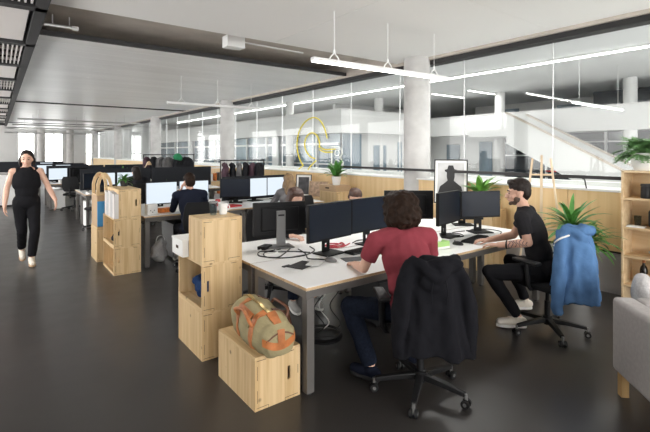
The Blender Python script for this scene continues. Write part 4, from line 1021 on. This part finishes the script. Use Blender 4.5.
def on_bag(y, a, off=.006):
    lo, hi = 0, 1
    for _ in range(30):
        mid = (lo+hi)/2
        if bag_ring(mid)[0] < y: lo = mid
        else: hi = mid
    _, rx, rzz, zc = bag_ring(lo); ca, sa = math.cos(a), math.sin(a); d = Vector((ca, 0, sa))
    p = Vector((rx*math.copysign(abs(ca)**.85, ca), y, zc+rzz*math.copysign(abs(sa)**.8, sa))); q = .020*noise.noise(p*9)+.010*noise.noise(p*22); return p+d*(q+off)
def strip(name, path, wid, m_, thick=.006):
    """leather band lying on the bag along (y, angle) points"""
    m = MB(); rows = []
    for k, (y, a) in enumerate(path):
        y2, a2 = path[min(k+1, len(path)-1)]; y1, a1 = path[max(k-1, 0)]
        dy, da = y2-y1, a2-a1; L = math.hypot(dy, da*.15) or 1; ny, na = -da*.15/L, dy/L/.15
        rows.append([m._v(on_bag(y+ny*wid*s, a+na*wid*s, o)) for s, o in ((-1, .001), (-1, thick), (1, thick), (1, .001))])
    m.skin(rows); return m.build(name, m_, t, smooth=50)
arc = lambda a0, a1, y0, y1, n=14: [(y0+(y1-y0)*i/n, a0+(a1-a0)*i/n) for i in range(n+1)]
from mathutils.bvhtree import BVHTree
bvh = BVHTree.FromPolygons([v.co.copy() for v in bag_o.data.vertices], [tuple(p.vertices) for p in bag_o.data.polygons])
def stick(name, fx, nu, nv, m_, thick=.005):
    """leather piece pressed onto the end of the bag; fx(u, v) gives (x, z)"""
    m = MB(); g = []
    for j in range(nv+1):
        row = []
        for i in range(nu+1):
            x, z = fx(i/nu, j/nv); h, n, _, _ = bvh.ray_cast(Vector((x, -1, z)), Vector((0, 1, 0)))
            if h is None: h, n = Vector((x, -.2, z)), Vector((0, -1, 0))
            if n.y > 0: n = -n
            row.append(m._v(h+n*thick))
        g.append(row)
    for r0, r1 in zip(g, g[1:]):
        for i in range(nu): m._f((r0[i], r0[i+1], r1[i+1], r1[i]))
    return m.build(name, m_, t, smooth=60)
stick('end_patch', lambda u, v: (-.125+.25*u, .045+.05*v+.10*(2*u-1)**2*.4), 16, 4, 'leather')
stick('end_tab', lambda u, v: (-.028+.056*u, .09+.085*v), 4, 6, 'leather', .009)
stick('end_seam', lambda u, v: (-.12+.24*u, .150+.012*v-.05*(2*u-1)**2), 16, 1, 'leather_dark', .004)
strip('end_tab', arc(R(92), R(92), -.29, -.19, 6), .026, 'leather')
strip('zip', arc(R(95), R(95), -.19, .22, 16), .009, 'brass', .008)
strip('leather_band', arc(R(100), R(215), -.17, -.17, 14), .022, 'leather'); strip('leather_band', arc(R(100), R(215), .06, .06, 14), .022, 'leather')
strip('leather_band', arc(R(80), R(-30), -.15, -.15, 14), .018, 'leather_dark'); strip('leather_band', arc(R(80), R(-30), .07, .07, 14), .018, 'leather_dark')
for sgn, mm in ((-1, 'leather'), (1, 'leather_dark')):
    hp = [(sgn*.135, -.17, .17), (sgn*.165, -.15, .235), (sgn*.15, -.05, .262), (sgn*.165, .05, .245), (sgn*.125, .06, .19)]
    MB().tube(spline(hp, 8), .012, 8).build('handle', mm, t, smooth=60)
strip('side_pocket', arc(R(150), R(150), -.13, .02, 8), .05, 'canvas', .012); strip('pocket_flap', arc(R(135), R(135), -.13, .02, 8), .02, 'leather', .016)
MB().tube(spline([(.16, -.2, .12), (.22, -.05, .17), (.20, .1, .1), (.165, .18, .02)], 8), .011, 8).build('shoulder_strap', 'leather_dark', t, smooth=60)

# ------------------------------------------------------------------ sweatshirts over the chairs
def sweatshirt(name, label, m, loc, rz, seed, w=.235, top=.99, bot=.36, stripe=False, thick=1.0):
    """hung over a chair back: local x across, faces +y (chair front), -y is the outside"""
    t = thing(name, label, 'sweatshirt', loc, rz); b = MB(); rs = []; N = 44
    for j in range(22):
        f = j/21; z = top+(bot-top)*f; rx = (w-.055)+.055*min(1, f*6)-.01*math.sin(PI*f)+.05*f**2; ry = (.030+.040*min(1, f*4)+.020*f)*thick; amp = .05+.30*f; row = []
        for i in range(N):
            a = 2*PI*i/N; k = 1+amp*.42*math.sin(5*a+seed+1.2*f)*(.5+.5*abs(math.sin(a)))+amp*.26*math.sin(9*a+2*seed-1.5*f)
            ca, sa = math.cos(a), math.sin(a); row.append(b._v((rx*math.copysign(abs(ca)**.7, ca)*(1+.04*math.sin(3*a+seed)), -.012-.03*f+ry*k*sa*1.05, z+.022*math.sin(3*a+seed)*f)))
        rs.append(row)
    b.skin(rs)
    for s in (-1, 1):                                  # sleeves hanging down at both sides
        k_ = -.07 if stripe and s < 0 else 0
        P = spline([(s*(w-.06), -.01, top-.03), (s*(w+.005), -.02, top-.15), (s*(w+.045), -.035, top-.36), (s*(w+.05)+k_*.4, -.03, bot+.10+k_), (s*(w+.04)+k_*.4, -.04, bot-.02+k_)], 6)
        n = len(P); b.tube(P, [.062-.020*i/n for i in range(n)], 14)
    b.tube(spline([(-.14, .0, top-.01), (-.09, -.075, top-.03), (0, -.105, top-.085), (.09, -.075, top-.03), (.15, .0, top-.005)], 6), .038, 12)   # hood lying open
    b.ell((.05, -.065, top-.02), (.12, .05*thick, .045)).ell((-.02, -.085, top-.12), (.10, .035, .07)).ell((0, .0, top-.01), (w-.07, .045*thick, .035))
    sb = blob(b, 'sweatshirt_body', .0085, 2, t, m, folds(.020, 13, 3.2, seed))
    for s in (-1, 1): MB().tube([(s*.03, -.125, top-.06), (s*.05, -.13, top-.17), (s*.045, -.118, top-.25)], .0035, 5).build('drawstring', m, t)
    if stripe:                                         # pale zip tape on the outer left front
        tree = BVHTree.FromPolygons([v.co.copy() for v in sb.data.vertices], [tuple(p.vertices) for p in sb.data.polygons]); pts = []
        for k in range(9):
            f = k/8; h = tree.ray_cast(Vector((-.9, -.10+.13*f, top-.05-.11*f)), Vector((1, .05, 0)))[0]
            if h is not None: pts.append(h+Vector((-.004, 0, 0)))
        MB().tube(pts, .0075, 6).build('pale_stripe', 'stripe', t, smooth=60)
    return t
tb = sweatshirt('sweatshirt', 'black hooded sweatshirt draped over the chair of the wine red shirted person', 'hoodie', (2.195, 1.775, 0), R(-33), 1.0, .176, .985, .40)
tc = sweatshirt('sweatshirt', 'blue hooded sweatshirt hung over the chair of the man in black', 'hoodie_blue', (3.96, 1.705, 0), R(-10), 2.3, .168, 1.01, .40, thick=1.7, stripe=True)
# ------------------------------------------------------------------ people
V = Vector
def basis(zdir, xdir):
    z = V(zdir).normalized(); x = V(xdir); x = (x-z*x.dot(z)).normalized(); y = z.cross(x)
    return Matrix((x, y, z)).transposed()
def hand(b, wrist, fdir, palm_n, side, curl=.5, s=1.0, spread=.10):
    """palm, four bent fingers of unequal length and a thumb off the side of the palm; side: +1 thumb toward +lateral"""
    f = V(fdir).normalized(); n = V(palm_n); n = (n-f*n.dot(f)).normalized(); l = f.cross(n)*side; w = V(wrist)
    Q = Matrix((l, f, n)).transposed()
    b.ell(w+f*.048*s, (.040*s, .052*s, .017*s), Q, 12, 8); b.ell(w+f*.025*s+l*.02*s+n*.006*s, (.02*s, .034*s, .017*s), Q, 10, 6)
    for k, (o, L) in enumerate(((.029, .070), (.010, .079), (-.010, .073), (-.029, .058))):
        p = w+f*.085*s+l*o*s; d = (f+l*spread*(1.2-k*.8)*.5).normalized(); a = .15+curl*.25
        for j, q in enumerate((.45, .32, .23)):
            d2 = (d*math.cos(a)+n*math.sin(a)).normalized(); e = p+d2*L*q*s; b.cap(p, e, (.0094-.0008*j)*s, (.0086-.0008*j)*s, 8); p = e; a += curl*.75
    p = w+f*.022*s+l*.03*s; d = (l*.75+f*.65+n*.25*curl).normalized()
    for L, r in ((.038, .0125), (.032, .0105), (.026, .009)):
        e = p+d*L*s; b.cap(p, e, r*s, r*.92*s, 8); p = e; d = (d+f*.35-l*.18+n*.3*curl).normalized()

class Person:
    def __init__(s, label, loc, rz, J, skin='skin', sc=1.0, vox=.008):
        s.t = thing('person', label, 'person', loc, rz); s.J = {k: V(v) for k, v in J.items()}; s.skin_m = skin; s.vox = vox
        J = s.J; hy, hp = J['look'].x, J['look'].y
        s.Q = (Matrix.Rotation(hy, 3, 'Z') @ Matrix.Rotation(hp, 3, 'X')); s.hc = J['head']
        s.sx = (J['shR']-J['shL']).normalized()
    def H(s, p): return s.hc+s.Q @ V(p)
    def torso(s, b, g=0.0, low=True, tank=False):
        J = s.J; pel, ch, nk = J['pelvis'], J['chest'], J['neck']; wa = pel.lerp(ch, .48)
        Qc = basis(nk-wa, s.sx); Qp = basis(ch-pel, J['hipR']-J['hipL'])
        if low: b.ell(pel, (.165+g, .115+g, .12+g), Qp)
        b.ell(wa, (.142+g, .105+g, .15+g), Qp); b.ell(ch, (.165+g, .112+g, .20+g), Qc)
        if tank:
            [b.cap(V((k*.105, J['neck'].y, J['shL'].z+.004)), J['chest']+V((k*.095, 0, -.06)), .066, .085) for k in (-1, 1)]; return
        b.cap(J['shL'].lerp(J['shR'], .16), J['shL'].lerp(J['shR'], .84), .062+g, .062+g)
        up = nk.lerp(ch, .25); b.cap(up+(J['shL']-up)*.25, J['shL'], .07+g, .055+g); b.cap(up+(J['shR']-up)*.25, J['shR'], .07+g, .055+g)
    def body(s, legs=True, fem=False):
        J = s.J; b = MB(); s.torso(b, -.004)
        b.cap(J['neck']-V((0, 0, .04)), s.H((0, -.015, -.06)), .058, .052)
        Q = s.Q
        b.ell(s.H((0, -.012, .035)), (.074, .094, .088), Q); b.ell(s.H((0, .018, -.02)), (.062, .075, .085), Q); b.ell(s.H((0, .040, -.075)), (.040, .038, .034), Q)
        b.ell(s.H((0, .075, -.095)), (.020, .016, .016), Q); b.ell(s.H((0, .100, -.018)), (.012, .020, .028), Q); b.ell(s.H((0, .111, -.030)), (.016, .016, .012), Q)
        b.ell(s.H((0, .074, .028)), (.050, .018, .012), Q); b.ell(s.H((0, .088, -.062)), (.024, .010, .012), Q)
        for k in (-1, 1): b.ell(s.H((k*.074, -.004, -.012)), (.011, .022, .032), Q); b.ell(s.H((k*.040, .062, -.028)), (.022, .02, .018), Q)
        for S, k in (('L', -1), ('R', 1)):
            sh, el, wr = J['sh'+S], J['el'+S], J['wr'+S]
            b.cap(sh, el, .047, .038); b.cap(el, el.lerp(wr, .3), .039, .040); b.cap(el.lerp(wr, .3), wr, .040, .027)
            hd = J.get('hd'+S); hand(b, wr, hd if hd is not None else wr-el, J['pn'+S], k if not J.get('flip'+S) else -k, J.get('curl'+S, V((.5, 0, 0))).x)
            if legs:
                hp, kn, an, to = J['hip'+S], J['kn'+S], J['an'+S], J['to'+S]
                b.cap(hp, kn, .074, .046); b.cap(kn, kn.lerp(an, .3), .046, .046); b.cap(kn.lerp(an, .3), an, .046, .033); b.cap(an-V((0, 0, .03)), to-V((0, 0, .0)), .036, .026)
        return blob(b, 'body', min(s.vox, .0065) if s.vox < .009 else s.vox, 1, s.t, s.skin_m)
    def eyes(s, brow='hair_dark'):
        for k in (-1, 1):
            MB().ell((0, 0, 0), (.013, .006, .007), s.Q, 10, 6).build('eye', 'eye', s.t, s.H((k*.031, .086, .004)), smooth=60)
            MB().tube([s.H((k*.013, .094, .026)), s.H((k*.032, .091, .033)), s.H((k*.052, .078, .027))], [.003, .004, .0025], 6).build('eyebrow', brow, s.t, smooth=60)
        MB().tube([s.H((-.023, .093, -.060)), s.H((0, .1005, -.058)), s.H((.023, .093, -.060))], [.002, .0055, .002], 6).build('mouth', 'lip', s.t, smooth=60)
    def shirt(s, m, g=.012, sleeve=.62, seed=1, name='shirt', hem=None, vox=None, tank=False, sl_r=.058):
        J = s.J; b = MB(); s.torso(b, g, True, tank)
        for S in 'LR':
            sh, el = J['sh'+S], J['el'+S]
            if tank: continue
            b.ell(sh, (.066,)*3)
            if sleeve <= 1: b.cone(sh, sh.lerp(el, sleeve), sl_r+.006, sl_r)
            else:
                wr = J['wr'+S]; b.cap(sh, el, .06, .05); b.cone(el, el.lerp(wr, min(1, sleeve-1)), .05, .038); b.ell(el, (.052,)*3)
        if not tank: b.cone(J['neck']-V((0, 0, .07)), J['neck']+(s.hc-J['neck'])*.06, .085, .066)
        return blob(b, name, vox or s.vox, 2, s.t, m, folds(.007, 14, 7, seed))
    def trousers(s, m, seed=2, name='trousers', th=.090, sh=.062, cuff=.055, vox=None):
        J = s.J; b = MB(); Qp = basis(J['chest']-J['pelvis'], J['hipR']-J['hipL']); b.ell(J['pelvis']-V((0, 0, .01)), (.178, .128, .125), Qp)
        for S in 'LR':
            hp, kn, an = J['hip'+S], J['kn'+S], J['an'+S]
            b.cap(hp, kn, th, th*.72); b.cap(kn, kn.lerp(an, .3), th*.72, sh); b.cone(kn.lerp(an, .3), an.lerp(kn, .04), sh, cuff); b.ell(kn.lerp(an, .3), (sh,)*3)
        return blob(b, name, vox or s.vox, 2, s.t, m, folds(.006, 16, 9, seed))
    def shoes(s, m, sole='sole', ankle=True):
        J = s.J
        for S in 'LR':
            an, to = J['an'+S], J['to'+S]; f = V((to.x-an.x, to.y-an.y, to.z-an.z+.06)).normalized(); heel = an-f*.045; heel.z = an.z-.06; d = to-heel
            b = MB(); b.cap(heel+V((0, 0, .012)), an.lerp(to, .45)-V((0, 0, .02)), .040, .042); b.cap(an.lerp(to, .4)-V((0, 0, .028)), to+V((0, 0, .002)), .043, .036)
            if ankle: b.cone(an-V((0, 0, .04)), an+V((0, 0, .005)), .045, .042)
            o = blob(b, 'shoe', .008, 2, s.t, m)
            z0 = min(heel.z, to.z)-.030; l = V((-f.y, f.x, 0)).normalized()
            pts = [(heel+d*u+l*v) for u, v in ((-.14, 0), (-.12, .028), (0, .036), (.35, .036), (.75, .045), (1.0, .036), (1.17, .012), (1.17, -.012), (1.0, -.036), (.75, -.045), (.35, -.036), (0, -.036), (-.12, -.028))]
            m2 = MB(); lo = [m2._v((p.x, p.y, p.z-.040)) for p in pts]; hi = [m2._v((p.x, p.y, p.z-.012)) for p in pts]
            m2.skin([lo, hi]); q = m2.build('sole', sole, o, bevel=.006)
    def hair(s, m, parts, vox=.009, amp=.006, fr=(38, 38), seed=3, it=1, name='hair'):
        b = MB()
        for c, r in parts: b.ell(s.H(c), r, s.Q)
        return blob(b, name, vox, it, s.t, m, folds(amp, fr[0], fr[1], seed))

def seated(over):
    J = dict(pelvis=(0, -.02, .565), chest=(0, .05, .90), neck=(0, .09, 1.09), head=(0, .14, 1.225), look=(0, -.12, 0),
             shL=(-.185, .075, 1.035), shR=(.185, .075, 1.035), elL=(-.25, .20, .80), elR=(.25, .20, .80), wrL=(-.13, .42, .785), wrR=(.13, .42, .785),
             hipL=(-.095, .02, .545), hipR=(.095, .02, .545), knL=(-.12, .44, .53), knR=(.12, .44, .53), anL=(-.12, .42, .105), anR=(.12, .42, .105), toL=(-.13, .57, .048), toR=(.13, .57, .048),
             pnL=(0, 0, -1), pnR=(0, 0, -1))
    J.update(over); return J

def local(p, loc, rz):
    x, y = p[0]-loc[0], p[1]-loc[1]; c, s = math.cos(rz), math.sin(rz); return (c*x+s*y, -s*x+c*y, p[2])
# --- person in the wine red shirt, typing, seen from behind
loc, rz = (2.30, 2.04, 0), R(-24); q = lambda *p: local(p, loc, rz)
P = Person('person with bushy brown hair in wine red shirt and blue jeans, back turned', loc, rz, seated(dict(
    pelvis=(0, .0, .57), chest=(.01, .13, .90), neck=(.02, .205, 1.085), head=(.02, .262, 1.21), look=(R(14), R(-14), 0), shL=(-.195, .20, 1.015), shR=(.205, .17, 1.03),
    elL=(-.265, .27, .80), wrL=q(2.225, 2.56, .782), hdL=(.05, 1, -.12), elR=(.27, .25, .80), wrR=(.12, .52, .785),
    hipL=(-.10, .03, .555), hipR=(.10, .03, .555), knL=q(2.07, 2.44, .53), anL=q(2.17, 2.32, .105), toL=q(2.13, 2.46, .046), knR=(.15, .44, .53), anR=(.15, .36, .105), toR=(.17, .50, .046))), 'skin', vox=.008)
P.body(); P.eyes('hair_brown'); P.shirt('tee_red', .016, .66, 4, sl_r=.066); P.trousers('jeans', 5, 'jeans', .094, .068, .060); P.shoes('navy', 'dark_metal')
P.hair('hair_brown', [((0, -.025, .04), (.135, .138, .120)), ((0, -.075, -.03), (.125, .098, .115)), ((-.095, -.02, -.03), (.052, .08, .095)), ((.095, -.02, -.03), (.052, .08, .095)), ((0, .05, .105), (.09, .065, .05))], .009, .016, (30, 30), 3, 2)
# --- the man in black in profile
loc, rz = (4.05, 1.985, 0), R(21); q = lambda *p: local(p, loc, rz)
P = Person('man with short dark hair and beard in black T-shirt, tattooed forearm on desk', loc, rz, seated(dict(
    pelvis=(0, .0, .57), chest=(0, .10, .915), neck=(.01, .165, 1.135), head=(.02, .225, 1.265), look=(R(16), R(-4), 0), shL=(-.19, .165, 1.05), shR=(.19, .165, 1.06),
    elL=q(3.85, 2.03, .835), wrL=q(3.765, 2.27, .785), hdL=(-.05, 1, -.05), elR=(.24, .30, .82), wrR=(.03, .50, .785), hdR=(-.45, .9, -.05),
    hipL=(-.10, .03, .555), hipR=(.10, .03, .555), knL=q(3.67, 2.31, .54), anL=q(3.91, 2.16, .115), toL=q(3.80, 2.28, .05), knR=q(4.22, 2.42, .54), anR=q(4.42, 2.37, .115), toR=q(4.30, 2.47, .05))), 'skin2', vox=.008)
P.body(); P.eyes(); P.shirt('tee_black', .014, .62, 7, sl_r=.062); P.trousers('black_denim', 8, 'trousers', .094, .062, .050); P.shoes('sneaker')
P.hair('hair_dark', [((0, -.020, .066), (.081, .102, .086)), ((0, -.062, .015), (.073, .056, .085)), ((0, .050, .108), (.060, .046, .030))], .008, .004, (50, 50), 6)
P.hair('beard', [((0, .039, -.082), (.0445, .042, .032)), ((-.048, .022, -.052), (.0165, .032, .034)), ((.048, .022, -.052), (.0165, .032, .034)), ((0, .077, -.096), (.023, .0165, .018))], .006, .001, (80, 80), 9, 1, 'beard')
MB().tube([V(q(3.79, 2.205, .797))+V((.034*math.cos(a*PI/8), 0, .034*math.sin(a*PI/8))) for a in range(17)], .007, 6, False).build('wristwatch', 'black_plastic', P.t, smooth=60)
el, wr = P.J['elL'], P.J['wrL']; dd = (wr-el); out = V((-1, -.2, .25)).normalized(); rr = random.Random(5)
for k in range(7):                                      # ink marks on the forearm
    f = .02+.1*k; c = el+dd*f; o = (out-dd.normalized()*out.dot(dd.normalized())).normalized(); u = o.cross(dd.normalized())
    rad = .0395-.006*f
    MB().tube([c+(o*math.cos(a)+u*math.sin(a))*rad+dd*.05*math.sin(3*a+k) for a in [(-.9+.3*i) for i in range(7)]], .0035, 5).build('tattoo_mark', 'ink', P.t)
# --- woman walking up the aisle
hl = .0
J = dict(pelvis=(0, 0, .94), chest=(0, .01, 1.245), neck=(0, -.005, 1.425), head=(0, .02, 1.553), look=(R(-12), R(-5), 0), shL=(-.168, 0, 1.375), shR=(.168, 0, 1.375),
         elL=(-.27, .03, 1.13), elR=(.235, -.04, 1.13), wrL=(-.335, .20, .945), wrR=(.265, .03, .885), hdL=(-.12, .25, -1), hdR=(0, .2, -1), pnL=(.8, 0, -.3), pnR=(-1, .2, 0),
         hipL=(-.085, 0, .90), hipR=(.085, 0, .90), knL=(-.085, .14, .50), knR=(.055, -.02, .49), anL=(-.05, .10, .12), anR=(.03, -.33, .20), toL=(-.05, .25, .052), toR=(.03, -.22, .065), flipL=(1, 0, 0), flipR=(1, 0, 0))
P = Person('woman in a sleeveless black top and black trousers walking up the aisle', (.34, 7.75, 0), R(183), J, 'skin', vox=.009)
P.body(); P.eyes(); P.shirt('black_denim', .010, 0, 3, 'top', tank=True); P.trousers('black_denim', 6, 'trousers', .094, .066, .056); P.shoes('sneaker', 'tan')
P.hair('hair_dark', [((0, -.028, .055), (.088, .098, .082)), ((0, -.075, -.005), (.080, .06, .085)), ((-.080, -.03, -.03), (.026, .05, .075)), ((.080, -.03, -.03), (.026, .05, .075)), ((0, .022, .110), (.065, .05, .025))], .009, .006, (30, 30), 4)
# --- person in navy leaning on one hand, second row
P = Person('person in navy at the second row, head leaning on one raised hand', (2.24, 6.17, 0), R(-8), seated(dict(
    elL=(-.20, .36, .80), wrL=(-.10, .27, 1.085), hdL=(.25, -.05, 1), pnL=(1, -.2, 0), head=(0, .17, 1.215), look=(R(6), R(-8), 0), shL=(-.185, .12, 1.03))), 'skin2', vox=.012)
P.body(); P.shirt('navy', .014, 1.9, 5); P.trousers('black_denim', 3); P.shoes('sneaker_grey')
P.hair('hair_brown', [((0, -.018, .058), (.083, .102, .086)), ((0, -.06, .0), (.076, .06, .085))], .011, .005, (40, 40), 7)
# --- blond person, second row
P = Person('person with long dark blond hair at the second row, back turned', (3.86, 6.05, 0), R(-14), seated(dict(head=(0, .12, 1.16), chest=(0, .05, .88), neck=(0, .08, 1.04), shL=(-.17, .07, .985), shR=(.17, .07, .985))), 'skin', vox=.012)
P.body(); P.shirt('coat_grey', .012, 1.9, 2); P.trousers('jeans', 4, 'jeans'); P.shoes('sneaker_grey')
P.hair('hair_blond', [((0, -.022, .05), (.092, .108, .090)), ((0, -.085, -.06), (.10, .06, .13)), ((0, -.11, -.17), (.11, .05, .12)), ((.075, -.04, -.09), (.04, .06, .12)), ((-.075, -.04, -.09), (.04, .06, .12))], .011, .010, (22, 10), 8)
# --- auburn haired person behind the first monitor
P = Person('person with auburn hair looking down, just showing above the silver stand monitor', (2.66, 4.22, 0), R(170), seated(dict(head=(0, .21, 1.13), look=(0, R(-22), 0), chest=(0, .07, .85), neck=(0, .13, 1.0), shL=(-.17, .1, .95), shR=(.17, .1, .95))), 'skin', vox=.010)
P.body(); P.eyes('hair_red'); P.shirt('coat_dark', .012, 1.9, 6); P.trousers('jeans', 9, 'jeans'); P.shoes('sneaker_grey')
P.hair('hair_red', [((0, -.03, .055), (.092, .10, .084)), ((0, -.07, -.03), (.088, .065, .11)), ((.078, -.01, -.03), (.030, .055, .10)), ((-.078, -.01, -.03), (.030, .055, .10)), ((0, .04, .1), (.07, .045, .03))], .010, .008, (26, 16), 11)
# --- person across from the third screen, top of the head only
P = Person('person with cropped hair, only the head top showing over the third dark screen', (3.62, 4.30, 0), R(176), seated(dict(head=(0, .16, 1.075), look=(0, R(-25), 0), chest=(0, .06, .82), neck=(0, .10, .95), shL=(-.17, .08, .90), shR=(.17, .08, .90))), 'skin2', vox=.012)
P.body(); P.shirt('coat_grey', .012, 1.9, 3); P.trousers('black_denim', 9); P.shoes('sneaker_grey')
P.hair('hair_red', [((0, -.02, .055), (.080, .098, .076)), ((0, -.06, .0), (.07, .05, .07))], .010, .003, (40, 40), 12)
# --- dark haired person on the third row
P = Person('dark haired person in dark clothes before the lit screens of the third row, back turned', (2.52, 10.36, 0), R(4), seated(dict(head=(0, .13, 1.2))), 'skin', vox=.014)
P.body(); P.shirt('coat_dark', .014, 1.9, 2); P.trousers('black_denim', 3); P.shoes('sneaker_grey')
P.hair('hair_dark', [((0, -.022, .05), (.092, .108, .090)), ((0, -.085, -.06), (.095, .06, .12)), ((0, -.1, -.14), (.10, .05, .10))], .012, .006, (26, 16), 8)
